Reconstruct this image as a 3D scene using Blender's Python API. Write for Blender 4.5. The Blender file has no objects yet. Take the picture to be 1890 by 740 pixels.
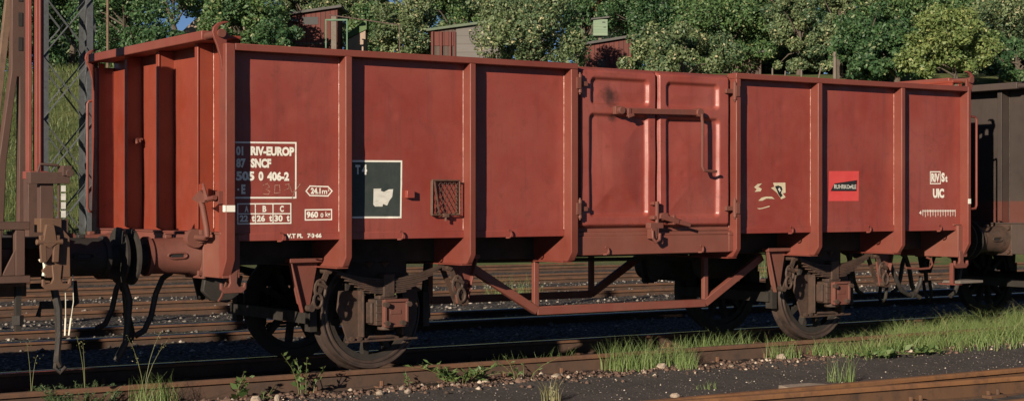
import bpy, bmesh, math, random
import numpy as np
from mathutils import Vector, Matrix, noise as mnoise

R = math.radians
scene = bpy.context.scene
C = scene.collection

# ------------------------------------------------------------------ camera
cam_d = bpy.data.cameras.new('camera')
cam = bpy.data.objects.new('camera', cam_d); C.objects.link(cam)
cam.location = (-9.786, -11.843, 1.471)
cam.rotation_euler = (R(90), 0, -0.6)
cam_d.sensor_fit = 'HORIZONTAL'; cam_d.sensor_width = 36.0
cam_d.lens = 3012.7 / 1890 * 36
cam_d.shift_y = 1.27 / 1890
cam_d.clip_start = 0.1; cam_d.clip_end = 2000
scene.camera = cam

# ------------------------------------------------------------------ light
SUN = Vector((-1.68, -1.0, 0.55)).normalized()
elev = math.asin(SUN.z)
w = bpy.data.worlds.new('World'); scene.world = w; w.use_nodes = True
nt = w.node_tree
sky = nt.nodes.new('ShaderNodeTexSky'); sky.sky_type = 'NISHITA'; sky.sun_disc = False
sky.sun_elevation = elev; sky.sun_rotation = math.atan2(SUN.x, SUN.y)
sky.air_density = 0.38; sky.dust_density = 0.0; sky.ozone_density = 2.0
bg = nt.nodes['Background']; bg.inputs['Strength'].default_value = 0.05
nt.links.new(sky.outputs[0], bg.inputs['Color'])
sd = bpy.data.lights.new('sun', 'SUN'); sd.energy = 5.0; sd.angle = R(0.5); sd.color = (1.0, 0.87, 0.70)
so = bpy.data.objects.new('sun', sd); C.objects.link(so)
so.rotation_euler = SUN.to_track_quat('Z', 'Y').to_euler(); so.location = (-20, -15, 12)
vs = scene.view_settings
vs.view_transform = 'Standard'; vs.look = 'None'; vs.exposure = 0.50; vs.gamma = 1.0; vs.use_curve_mapping = False

# ------------------------------------------------------------------ materials
class NT:
    def __init__(s, name):
        s.m = bpy.data.materials.new(name); s.m.use_nodes = True
        s.t = s.m.node_tree; s.b = s.t.nodes['Principled BSDF']
        s.tc = s.t.nodes.new('ShaderNodeTexCoord')
    def n(s, typ, **kw):
        nd = s.t.nodes.new(typ)
        for k, v in kw.items():
            if hasattr(nd, k): setattr(nd, k, v)
        return nd
    def l(s, a, b): s.t.links.new(a, b)
    def noise(s, scale, detail=5, rough=0.6, stretch=None, coord='Object', dist=0.0):
        nd = s.n('ShaderNodeTexNoise'); nd.inputs['Scale'].default_value = scale
        nd.inputs['Detail'].default_value = detail; nd.inputs['Roughness'].default_value = rough
        nd.inputs['Distortion'].default_value = dist
        src = s.tc.outputs[coord]
        if stretch:
            mp = s.n('ShaderNodeMapping'); mp.inputs['Scale'].default_value = stretch
            s.l(src, mp.inputs['Vector']); src = mp.outputs[0]
        s.l(src, nd.inputs['Vector'])
        return nd.outputs['Fac']
    def ramp(s, fac, a, b, lo=0.0, hi=1.0):
        r = s.n('ShaderNodeMapRange'); r.inputs['From Min'].default_value = a; r.inputs['From Max'].default_value = b
        r.inputs['To Min'].default_value = lo; r.inputs['To Max'].default_value = hi; r.clamp = True
        s.l(fac, r.inputs['Value']); return r.outputs[0]
    def mix(s, fac, a, b):
        m = s.n('ShaderNodeMix'); m.data_type = 'RGBA'
        if isinstance(fac, float): m.inputs[0].default_value = fac
        else: s.l(fac, m.inputs[0])
        for i, v in ((6, a), (7, b)):
            if isinstance(v, tuple): m.inputs[i].default_value = (*v, 1)
            else: s.l(v, m.inputs[i])
        return m.outputs[2]
    def mul(s, a, b):
        m = s.n('ShaderNodeMath'); m.operation = 'MULTIPLY'
        s.l(a, m.inputs[0])
        if isinstance(b, float): m.inputs[1].default_value = b
        else: s.l(b, m.inputs[1])
        return m.outputs[0]
    def bump(s, h, strength, dist=0.01):
        b = s.n('ShaderNodeBump'); b.inputs['Strength'].default_value = strength; b.inputs['Distance'].default_value = dist
        s.l(h, b.inputs['Height']); s.l(b.outputs[0], s.b.inputs['Normal'])
    def done(s, col=None, rough=0.6, metal=0.0, spec=0.5):
        if col is not None:
            if isinstance(col, tuple): s.b.inputs['Base Color'].default_value = (*col, 1)
            else: s.l(col, s.b.inputs['Base Color'])
        if isinstance(rough, float): s.b.inputs['Roughness'].default_value = rough
        else: s.l(rough, s.b.inputs['Roughness'])
        s.b.inputs['Metallic'].default_value = metal
        s.b.inputs['Specular IOR Level'].default_value = spec
        return s.m

def worn_paint(name, base, fade, rust, dirt, rough=0.5, rustiness=0.5, bumpy=0.15, soot=None, band=None):
    k = NT(name)
    big = k.ramp(k.noise(0.9, 4, 0.6), 0.35, 0.7)
    col = k.mix(big, base, fade)
    fine = k.ramp(k.noise(9.0, 6, 0.65), 0.4, 0.75, 0, 0.35)
    col = k.mix(fine, col, fade)
    streak = k.ramp(k.noise(3.0, 6, 0.7, stretch=(5.0, 5.0, 0.35)), 0.52, 0.8, 0, 0.55)
    col = k.mix(streak, col, dirt)
    spots = k.ramp(k.noise(22.0, 7, 0.7), 0.62 - 0.08 * rustiness, 0.74, 0, 0.8)
    patch = k.ramp(k.noise(1.7, 4, 0.6), 0.42, 0.66)
    col = k.mix(k.mul(spots, patch), col, rust)
    scuff = k.ramp(k.noise(2.6, 8, 0.75, dist=1.5), 0.56, 0.72, 0, 0.5)
    col = k.mix(scuff, col, dirt)
    speck = k.ramp(k.noise(70.0, 3, 0.6), 0.66, 0.72, 0, 0.5)
    if band:
        sz = k.n('ShaderNodeSeparateXYZ'); k.l(k.tc.outputs['Object'], sz.inputs[0])
        col = k.mix(k.ramp(sz.outputs[2], band[0], band[0]+.02, .85, 0), col, band[1])
    if soot:
        for c_, r_ in soot:
            mp = k.n('ShaderNodeVectorMath'); mp.operation = 'DISTANCE'; k.l(k.tc.outputs['Object'], mp.inputs[0]); mp.inputs[1].default_value = c_
            ad = k.n('ShaderNodeMath'); ad.operation = 'MULTIPLY_ADD'; k.l(k.noise(9.0, 5, 0.7), ad.inputs[0]); ad.inputs[1].default_value = 0.16; k.l(mp.outputs['Value'], ad.inputs[2])
            col = k.mix(k.ramp(ad.outputs[0], r_*.5+.07, r_+.10, .85, 0), col, (0.035, 0.020, 0.017))
    col = k.mix(speck, col, dirt)
    rg = k.ramp(k.noise(6.0, 5, 0.6), 0.3, 0.7, rough - 0.1, rough + 0.18)
    k.bump(k.noise(60.0, 6, 0.7), bumpy, 0.004)
    return k.done(col, rg)

def rough_metal(name, a, b, c, rough=0.75, bumpy=0.4, scale=14.0):
    k = NT(name)
    col = k.mix(k.ramp(k.noise(scale * 0.25, 5, 0.65), 0.35, 0.68), a, b)
    col = k.mix(k.ramp(k.noise(scale, 7, 0.7), 0.48, 0.7, 0, 0.8), col, c)
    k.bump(k.noise(scale * 4, 6, 0.7), bumpy, 0.006)
    return k.done(col, k.ramp(k.noise(scale * 0.6), 0.3, 0.7, rough - 0.12, min(1, rough + 0.15)))

M = {}
M['red'] = worn_paint('oxide_red_paint', (0.220, 0.034, 0.023), (0.270, 0.070, 0.053), (0.10, 0.036, 0.018), (0.125, 0.036, 0.028), 0.40, 0.9, 0.14)
M['red_door'] = worn_paint('oxide_red_door_paint', (0.225, 0.038, 0.026), (0.285, 0.080, 0.062), (0.10, 0.036, 0.018), (0.13, 0.038, 0.030), 0.36, 0.9, 0.12, [((-.53, .06, 2.44), .10), ((-.50, .06, 2.24), .05)])
M['red_frame'] = worn_paint('oxide_red_frame_paint', (0.155, 0.031, 0.021), (0.190, 0.054, 0.037), (0.12, 0.05, 0.022), (0.11, 0.046, 0.032), 0.5, 0.8, 0.25)
M['red_end'] = worn_paint('oxide_red_end_paint', (0.200, 0.032, 0.016), (0.225, 0.048, 0.028), (0.13, 0.045, 0.018), (0.12, 0.036, 0.022), 0.45, 0.3, 0.12)
M['red_dirty'] = worn_paint('dusty_red_gear_paint', (0.150, 0.036, 0.025), (0.135, 0.052, 0.036), (0.085, 0.042, 0.022), (0.06, 0.036, 0.028), 0.65, 1.2, 0.4)
M['sill'] = worn_paint('scoured_sill_paint', (0.160, 0.042, 0.029), (0.200, 0.072, 0.050), (0.13, 0.06, 0.03), (0.12, 0.060, 0.044), 0.55, 1.0, 0.25)
M['gear'] = rough_metal('brown_running_gear', (0.070, 0.037, 0.025), (0.050, 0.031, 0.022), (0.022, 0.016, 0.013), 0.7)
M['buffer_red'] = worn_paint('greasy_buffer_paint', (0.135, 0.040, 0.028), (0.15, 0.058, 0.042), (0.10, 0.045, 0.022), (0.045, 0.026, 0.021), 0.6, 1.2, 0.3)
M['grime'] = rough_metal('oily_grime_and_shade_black', (0.022, 0.018, 0.015), (0.030, 0.023, 0.018), (0.012, 0.011, 0.010), 0.7)  # black for oily parts; also paints shade into solebar and far gear
M['tyre'] = rough_metal('wheel_tyre_steel', (0.062, 0.042, 0.034), (0.040, 0.028, 0.024), (0.022, 0.018, 0.016), 0.42, 0.2, 8.0)
M['rust'] = rough_metal('old_brown_rust', (0.20, 0.088, 0.036), (0.125, 0.058, 0.030), (0.070, 0.036, 0.021), 0.85)
M['rail_rust'] = rough_metal('rail_side_rust', (0.150, 0.070, 0.036), (0.108, 0.055, 0.033), (0.062, 0.036, 0.025), 0.85, 0.3, 6.0)
M['rail_web'] = rough_metal('dark_rail_web', (0.095, 0.052, 0.033), (0.072, 0.043, 0.030), (0.045, 0.030, 0.024), 0.9, 0.3, 6.0)
M['rail_owe'] = rough_metal('orange_rail_web', (0.120, 0.058, 0.026), (0.085, 0.043, 0.024), (0.040, 0.025, 0.018), 0.9, 0.3, 5.0)
M['rail_orange'] = rough_metal('fresh_orange_rust', (0.215, 0.096, 0.036), (0.165, 0.075, 0.033), (0.085, 0.043, 0.023), 0.8, 0.3, 6.0)
M['rail_top'] = NT('polished_rail_head').done((0.55, 0.56, 0.58), 0.16, 1.0)
M['brown_wagon'] = worn_paint('sooty_brown_paint', (0.046, 0.032, 0.027), (0.060, 0.041, 0.034), (0.085, 0.036, 0.022), (0.025, 0.020, 0.018), 0.65, 0.6, 0.25)
M['brown_end'] = worn_paint('sooty_brown_end_paint', (0.038, 0.028, 0.024), (0.050, 0.036, 0.030), (0.07, 0.032, 0.02), (0.022, 0.018, 0.016), 0.65, 0.6, 0.25, band=(1.46, (0.105, 0.030, 0.021)))
M['stake_brown'] = worn_paint('weathered_brown_stake', (0.070, 0.036, 0.027), (0.100, 0.052, 0.037), (0.12, 0.050, 0.022), (0.035, 0.025, 0.021), 0.7, 1.0, 0.35)
M['stake_head'] = worn_paint('brown_headstock_paint', (0.105, 0.052, 0.030), (0.130, 0.068, 0.040), (0.15, 0.065, 0.026), (0.050, 0.033, 0.025), 0.7, 1.2, 0.3)
M['stake_red'] = worn_paint('stake_red_paint', (0.19, 0.046, 0.034), (0.23, 0.070, 0.052), (0.15, 0.06, 0.03), (0.10, 0.042, 0.032), 0.6, 0.8, 0.3)
M['hose'] = rough_metal('cracked_rubber', (0.020, 0.018, 0.017), (0.030, 0.026, 0.023), (0.055, 0.036, 0.024), 0.55)
M['mast'] = rough_metal('grey_mast_paint', (0.085, 0.092, 0.098), (0.070, 0.075, 0.082), (0.050, 0.045, 0.042), 0.65, 0.15)
M['mast_rust'] = rough_metal('rusty_mast', (0.16, 0.10, 0.066), (0.13, 0.08, 0.055), (0.08, 0.05, 0.035), 0.8, 0.15)

M['bead'] = rough_metal('painted_glint_bead', (0.46, 0.25, 0.19), (0.32, 0.11, 0.08), (0.22, 0.05, 0.035), 0.35, 0.3, 60.0)  # pale tones put the sun glint on the welds into the colour
def paint_mark(name, col, wear=0.60):
    k = NT(name)
    f = k.ramp(k.noise(45.0, 6, 0.75), wear, wear + 0.05, 0, 0.85)
    c = k.mix(f, col, (0.22, 0.048, 0.03))
    c = k.mix(k.ramp(k.noise(5.0, 4), 0.4, 0.75, 0, 0.35), c, tuple(x * 0.72 for x in col))
    return k.done(c, 0.6)
M['white'] = paint_mark('white_stencil_paint', (0.80, 0.77, 0.68))
M['chalk'] = paint_mark('chalk_scrawl', (0.42, 0.22, 0.16), 0.50)
M['board'] = (lambda k: k.done(k.mix(k.ramp(k.noise(7.0, 6, 0.7), 0.4, 0.75, 0, 0.6), (0.030, 0.040, 0.036), (0.060, 0.070, 0.062)), 0.6))(NT('chalk_board_paint'))
M['paper'] = (lambda k: k.done(k.mix(k.ramp(k.noise(9.0, 5, 0.7, stretch=(1, 1, 3)), 0.45, 0.7, 0, 0.7), (0.62, 0.60, 0.54), (0.40, 0.38, 0.32)), 0.8))(NT('torn_paper'))
M['cream'] = (lambda k: k.done(k.mix(k.ramp(k.noise(14.0, 5, 0.7), 0.4, 0.7, 0, 0.6), (0.60, 0.52, 0.36), (0.42, 0.34, 0.22)), 0.8))(NT('cream_sticker'))
M['ink'] = NT('black_ink').done((0.015, 0.015, 0.016), 0.6)
M['card'] = (lambda k: k.done(k.mix(k.ramp(k.noise(6.0, 4, 0.6), 0.3, 0.7), (0.56, 0.052, 0.05), (0.60, 0.075, 0.068)), 0.6))(NT('bright_red_card'))
M['wire'] = rough_metal('rusty_wire', (0.12, 0.06, 0.04), (0.09, 0.05, 0.035), (0.05, 0.03, 0.025), 0.7)
M['rope'] = NT('bleached_rope').done((0.72, 0.68, 0.55), 0.9)

def boards(name, a, b, c, pitch, gap=(0.010, 0.008, 0.007), axis=0):
    k = NT(name)
    sp = k.n('ShaderNodeSeparateXYZ'); k.l(k.tc.outputs['Object'], sp.inputs[0])
    d = k.n('ShaderNodeMath'); d.operation = 'DIVIDE'; k.l(sp.outputs[axis], d.inputs[0]); d.inputs[1].default_value = pitch
    fr = k.n('ShaderNodeMath'); fr.operation = 'FRACT'; k.l(d.outputs[0], fr.inputs[0])
    fl = k.n('ShaderNodeMath'); fl.operation = 'FLOOR'; k.l(d.outputs[0], fl.inputs[0])
    wn = k.n('ShaderNodeTexWhiteNoise'); wn.noise_dimensions = '1D'; k.l(fl.outputs[0], wn.inputs['W'])
    col = k.mix(wn.outputs['Value'], a, b)
    col = k.mix(k.ramp(k.noise(4.0, 6, 0.7, stretch=(6, 6, 0.6) if axis != 2 else (0.6, 6, 6)), 0.5, 0.75, 0, 0.8), col, c)
    g = k.n('ShaderNodeMath'); g.operation = 'GREATER_THAN'; k.l(fr.outputs[0], g.inputs[0]); g.inputs[1].default_value = 0.12
    col = k.mix(g.outputs[0], gap, col)
    return k.done(col, 0.85)
M['hut_red'] = boards('red_shed_boards', (0.130, 0.034, 0.026), (0.100, 0.028, 0.022), (0.065, 0.025, 0.020), 0.19)
M['hut_dark'] = boards('dark_shed_boards', (0.085, 0.058, 0.045), (0.065, 0.045, 0.037), (0.12, 0.06, 0.045), 0.16)
M['hut_grey'] = boards('grey_sheet_boards', (0.150, 0.135, 0.125), (0.135, 0.122, 0.112), (0.105, 0.095, 0.088), 0.32, (0.11, 0.10, 0.092), 2)
M['hut_green'] = boards('green_loft_boards', (0.17, 0.235, 0.155), (0.20, 0.26, 0.175), (0.14, 0.185, 0.12), 0.11, (0.13, 0.17, 0.12), 2)
M['felt'] = rough_metal('roofing_felt', (0.075, 0.070, 0.066), (0.10, 0.095, 0.088), (0.05, 0.047, 0.045), 0.9, 0.3, 5)
M['felt_green'] = rough_metal('mossy_roofing_felt', (0.10, 0.13, 0.085), (0.12, 0.15, 0.10), (0.07, 0.08, 0.055), 0.9, 0.3, 5)
M['green_paint'] = rough_metal('green_frame_paint', (0.055, 0.125, 0.062), (0.065, 0.14, 0.075), (0.045, 0.085, 0.05), 0.6, 0.1, 5)
M['wood'] = rough_metal('grey_weathered_wood', (0.130, 0.105, 0.085), (0.17, 0.14, 0.115), (0.085, 0.066, 0.054), 0.9, 0.4, 10)
M['bark'] = rough_metal('tree_bark', (0.10, 0.078, 0.058), (0.075, 0.060, 0.046), (0.045, 0.036, 0.030), 0.95, 0.6, 12)
M['sleeper'] = rough_metal('tarred_sleeper_wood', (0.045, 0.033, 0.026), (0.032, 0.026, 0.022), (0.02, 0.017, 0.015), 0.9, 0.5, 10)
M['plaster'] = rough_metal('cream_house_plaster', (0.62, 0.53, 0.42), (0.56, 0.48, 0.38), (0.5, 0.42, 0.34), 0.9, 0.05, 1)
M['tile'] = boards('red_roof_tiles', (0.30, 0.09, 0.06), (0.25, 0.08, 0.06), (0.18, 0.08, 0.06), 0.22)
M['glass'] = NT('dark_window_glass').done((0.02, 0.025, 0.03), 0.08)
M['canvas'] = rough_metal('beige_canvas', (0.34, 0.25, 0.19), (0.30, 0.23, 0.18), (0.22, 0.17, 0.13), 0.9, 0.1, 3)
M['net'] = rough_metal('lawn_green_canvas', (0.085, 0.14, 0.055), (0.10, 0.155, 0.065), (0.07, 0.11, 0.05), 0.9, 0.1, 3)

def leaf_mat(name, a, b, trans=0.25, rough=0.55, pale=None):
    k = NT(name)
    at = k.n('ShaderNodeAttribute'); at.attribute_name = 'tint'
    col = k.mix(at.outputs['Fac'], a, b)
    if pale: col = k.mix(k.ramp(at.outputs['Fac'], .90, .97), col, pale)
    k.l(col, k.b.inputs['Base Color']); k.b.inputs['Roughness'].default_value = rough
    tr = k.n('ShaderNodeBsdfTranslucent'); k.l(k.mix(0.35, col, (0.20, 0.26, 0.03)), tr.inputs['Color'])
    ms = k.n('ShaderNodeMixShader'); ms.inputs[0].default_value = trans
    k.l(k.b.outputs[0], ms.inputs[1]); k.l(tr.outputs[0], ms.inputs[2])
    k.l(ms.outputs[0], k.t.nodes['Material Output'].inputs['Surface'])
    return k.m
LEAF = [leaf_mat('dark_leaves', (0.016, 0.056, 0.026), (0.085, 0.165, 0.055), pale=(0.20, 0.24, 0.12)),
        leaf_mat('mid_green_leaves', (0.028, 0.082, 0.034), (0.145, 0.225, 0.072), pale=(0.30, 0.31, 0.15)),
        leaf_mat('olive_silver_leaves', (0.046, 0.098, 0.050), (0.215, 0.255, 0.110), pale=(0.44, 0.39, 0.23)),
        leaf_mat('yellow_green_leaves', (0.070, 0.130, 0.038), (0.230, 0.270, 0.085), pale=(0.36, 0.36, 0.14)),
        leaf_mat('far_dark_leaves', (0.016, 0.050, 0.026), (0.080, 0.140, 0.055), pale=(0.18, 0.22, 0.12))]
GRASS = leaf_mat('grass_blades', (0.125, 0.215, 0.055), (0.300, 0.370, 0.140), 0.38)
DRYGRASS = leaf_mat('dry_grass_stems', (0.15, 0.16, 0.055), (0.30, 0.26, 0.13), 0.2)
WEED = leaf_mat('weed_leaves', (0.060, 0.120, 0.035), (0.135, 0.190, 0.060), 0.3)
BLUEWEED = leaf_mat('feathery_weed', (0.050, 0.105, 0.045), (0.090, 0.150, 0.070), 0.25)
BANKGRASS = leaf_mat('bank_grass', (0.062, 0.100, 0.030), (0.165, 0.190, 0.060), 0.3)

# ------------------------------------------------------------------ mesh builder
def wloc(o):
    v = Vector((0, 0, 0))
    while o is not None: v += o.location; o = o.parent
    return v

class MB:
    def __init__(s): s.v = []; s.f = []; s.mi = []
    def add(s, verts, faces, mi=0):
        o = len(s.v); s.v += [tuple(p) for p in verts]
        for f in faces: s.f.append([i + o for i in f]); s.mi.append(mi)
        return s
    def box(s, x0, x1, y0, y1, z0, z1, mi=0):
        x0, x1 = sorted((x0, x1)); y0, y1 = sorted((y0, y1)); z0, z1 = sorted((z0, z1))
        v = [(x0,y0,z0),(x1,y0,z0),(x1,y1,z0),(x0,y1,z0),(x0,y0,z1),(x1,y0,z1),(x1,y1,z1),(x0,y1,z1)]
        return s.add(v, [(0,3,2,1),(4,5,6,7),(0,1,5,4),(1,2,6,5),(2,3,7,6),(3,0,4,7)], mi)
    def prism(s, poly, axis, a, b, mi=0):
        # poly in the two other axes (order x,y,z), extruded from a to b along axis
        def mk(p, t):
            if axis == 'y': return (p[0], t, p[1])
            if axis == 'x': return (t, p[0], p[1])
            return (p[0], p[1], t)
        n = len(poly); v = [mk(p, a) for p in poly] + [mk(p, b) for p in poly]
        area = sum(poly[i][0]*poly[(i+1)%n][1]-poly[(i+1)%n][0]*poly[i][1] for i in range(n))
        f = [list(range(n)), list(range(2*n-1, n-1, -1))] + [(i, i+n, (i+1)%n+n, (i+1)%n) for i in range(n)]
        return s.add(v, f, mi)
    def bar(s, p, q, w_, h_, up=(0,0,1), mi=0):
        p, q, up = Vector(p), Vector(q), Vector(up); d = (q-p).normalized()
        sx = d.cross(up)
        if sx.length < 1e-4: sx = d.cross(Vector((1,0,0)))
        sx.normalize(); uz = sx.cross(d).normalized()
        v = []
        for c in (p, q):
            for a, b in ((-1,-1),(1,-1),(1,1),(-1,1)): v.append(c + sx*a*w_/2 + uz*b*h_/2)
        return s.add(v, [(0,3,2,1),(4,5,6,7),(0,1,5,4),(1,2,6,5),(2,3,7,6),(3,0,4,7)], mi)
    def tube(s, path, r, n=8, mi=0, cap=True):
        path = [Vector(p) for p in path]; rs = r if isinstance(r, (list, tuple)) else [r]*len(path)
        rings = []; ref = None
        for i, p in enumerate(path):
            t = (path[min(i+1, len(path)-1)] - path[max(i-1, 0)]).normalized()
            if ref is None:
                ref = t.orthogonal().normalized()
            ref = (ref - t*ref.dot(t))
            ref = ref.normalized() if ref.length > 1e-5 else t.orthogonal().normalized()
            b = t.cross(ref)
            rings.append([p + (ref*math.cos(2*math.pi*k/n) + b*math.sin(2*math.pi*k/n))*rs[i] for k in range(n)])
        v = [q for rg in rings for q in rg]; f = []
        for i in range(len(rings)-1):
            for k in range(n):
                f.append((i*n+k, i*n+(k+1)%n, (i+1)*n+(k+1)%n, (i+1)*n+k))
        if cap: f += [list(range(n-1, -1, -1)), list(range((len(rings)-1)*n, len(rings)*n))]
        return s.add(v, f, mi)
    def cyl(s, p, q, r, n=20, r2=None, mi=0):
        return s.tube([p, q], [r, r if r2 is None else r2], n, mi)
    def lathe(s, prof, c, axis='y', n=48, mi=0):
        # prof: list of (offset along axis, radius), closed loop
        v = []; m = len(prof); f = []
        for k in range(n):
            a = 2*math.pi*k/n; ca, sa = math.cos(a), math.sin(a)
            for o, r in prof:
                if axis == 'y': v.append((c[0]+r*ca, c[1]+o, c[2]+r*sa))
                else: v.append((c[0]+o, c[1]+r*ca, c[2]+r*sa))
        for k in range(n):
            for i in range(m):
                f.append((k*m+i, k*m+(i+1)%m, ((k+1)%n)*m+(i+1)%m, ((k+1)%n)*m+i))
        return s.add(v, f, mi)
    def build(s, name, mat, parent=None, bevel=0.0, smooth=True, loc=None, seg=2):
        me = bpy.data.meshes.new(name)
        o = bpy.data.objects.new(name, me); C.objects.link(o)
        off = Vector((0,0,0))
        if parent is not None: off = wloc(parent); o.parent = parent
        elif loc is not None: off = Vector(loc); o.location = off
        vv = [(a-off.x, b-off.y, c-off.z) for a, b, c in s.v]
        me.from_pydata(vv, [], s.f)
        bm = bmesh.new(); bm.from_mesh(me)
        bmesh.ops.recalc_face_normals(bm, faces=bm.faces); bm.to_mesh(me); bm.free()
        mats = mat if isinstance(mat, (list, tuple)) else [mat]
        for m_ in mats: me.materials.append(m_)
        if len(mats) > 1: me.polygons.foreach_set('material_index', s.mi)
        if smooth and not bevel:
            me.polygons.foreach_set('use_smooth', [True]*len(me.polygons)); me.set_sharp_from_angle(angle=R(38))
        if bevel:
            md = o.modifiers.new('bevel', 'BEVEL'); md.width = bevel; md.segments = seg; md.limit_method = 'ANGLE'; md.angle_limit = R(40)
            md.harden_normals = False
            if smooth: me.polygons.foreach_set('use_smooth', [True]*len(me.polygons)); me.set_sharp_from_angle(angle=R(38))
        return o

def np_mesh(name, verts, faces, mats, parent=None, loc=None, tint=None, smooth=False):
    """verts (n,3), faces (m,k) all of one size"""
    me = bpy.data.meshes.new(name); verts = np.asarray(verts, np.float32); faces = np.asarray(faces, np.int32)
    o = bpy.data.objects.new(name, me); C.objects.link(o)
    off = np.zeros(3)
    if parent is not None: off = np.array(wloc(parent)); o.parent = parent
    elif loc is not None: off = np.array(loc, float); o.location = loc
    verts = verts - off
    m, k = faces.shape
    me.vertices.add(len(verts)); me.vertices.foreach_set('co', verts.astype(np.float32).ravel())
    me.loops.add(m*k); me.loops.foreach_set('vertex_index', faces.ravel())
    me.polygons.add(m); me.polygons.foreach_set('loop_start', np.arange(0, m*k, k, dtype=np.int32))
    me.polygons.foreach_set('loop_total', np.full(m, k, np.int32))
    if smooth: me.polygons.foreach_set('use_smooth', np.ones(m, bool))
    me.update(calc_edges=True)
    if tint is not None:
        a = me.attributes.new('tint', 'FLOAT', 'FACE'); a.data.foreach_set('value', np.asarray(tint, np.float32))
    for m_ in (mats if isinstance(mats, (list, tuple)) else [mats]): me.materials.append(m_)
    return o

def tag(o, label, cat, group=None, kind=None):
    o['label'] = label; o['category'] = cat
    if group: o['group'] = group
    if kind: o['kind'] = kind
    return o
def thing(name, label, cat, loc, group=None):
    o = bpy.data.objects.new(name, None); C.objects.link(o); o.location = loc; o.empty_display_size = 0.2
    return tag(o, label, cat, group)
def struct(o, kind='structure'): o['kind'] = kind; return o

_txt = {}
def text_mesh(body, bold=0.02):
    key = (body, bold)
    if key in _txt: return _txt[key]
    cu = bpy.data.curves.new('t', 'FONT'); cu.body = body; cu.offset = bold; cu.resolution_u = 3
    ob = bpy.data.objects.new('t', cu); C.objects.link(ob)
    dg = bpy.context.evaluated_depsgraph_get(); dg.update()
    me = bpy.data.meshes.new_from_object(ob.evaluated_get(dg))
    v = np.array([q.co[:2] for q in me.vertices]); f = [list(p.vertices) for p in me.polygons]
    bpy.data.objects.remove(ob); bpy.data.curves.remove(cu); bpy.data.meshes.remove(me)
    v = (v - v.min(0)) / np.maximum(v.max(0) - v.min(0), 1e-6)
    _txt[key] = (v, f); return _txt[key]

# ------------------------------------------------------------------ terrain and ground
def terr(x, y):
    s = (y-24) + max(0.0, x-8)*0.65
    if s < 0: return -0.165
    return -0.165 + 0.25*min(s, 26) + 0.06*max(0.0, min(s, 200)-26)

def axis(fine0, fine1, step, lo, hi):
    a = list(np.arange(fine0, fine1+1e-6, step)); d = step
    while a[-1] < hi: d *= 1.25; a.append(min(hi, a[-1]+d))
    d = step
    while a[0] > lo: d *= 1.25; a.insert(0, max(lo, a[0]-d))
    return np.array(a)
xs = axis(-7, 9, 0.07, -420, 700); ys = axis(-3.6, 9, 0.07, -420, 700)
def ground_z(x, y):
    z = terr(x, y)
    if z > -0.1 : return z + 0.12*mnoise.noise(Vector((x*0.35, y*0.35, 3)))
    d = mnoise.noise(Vector((x*1.3, y*1.3, 0)))*0.018 + mnoise.noise(Vector((x*5, y*5, 1)))*0.008
    if y > 3.2: d += .06*min(1, (y-3.2)/2)
    if 0.15 < y < 24: d += mnoise.noise(Vector((x*9, y*9, 7)))*0.014
    if 0.9 < y < 2.1: d -= 0.05
    if 0.1 < y < 0.62: d += 0.02*max(0, mnoise.noise(Vector((x*2, y*3, 5))))+0.012
    return z + d
gv = np.array([(x, y, ground_z(x, y)) for y in ys for x in xs]); nx = len(xs); ny = len(ys)
gi = np.arange(nx*ny).reshape(ny, nx)
gf = np.stack([gi[:-1,:-1], gi[:-1,1:], gi[1:,1:], gi[1:,:-1]], -1).reshape(-1, 4)

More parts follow.
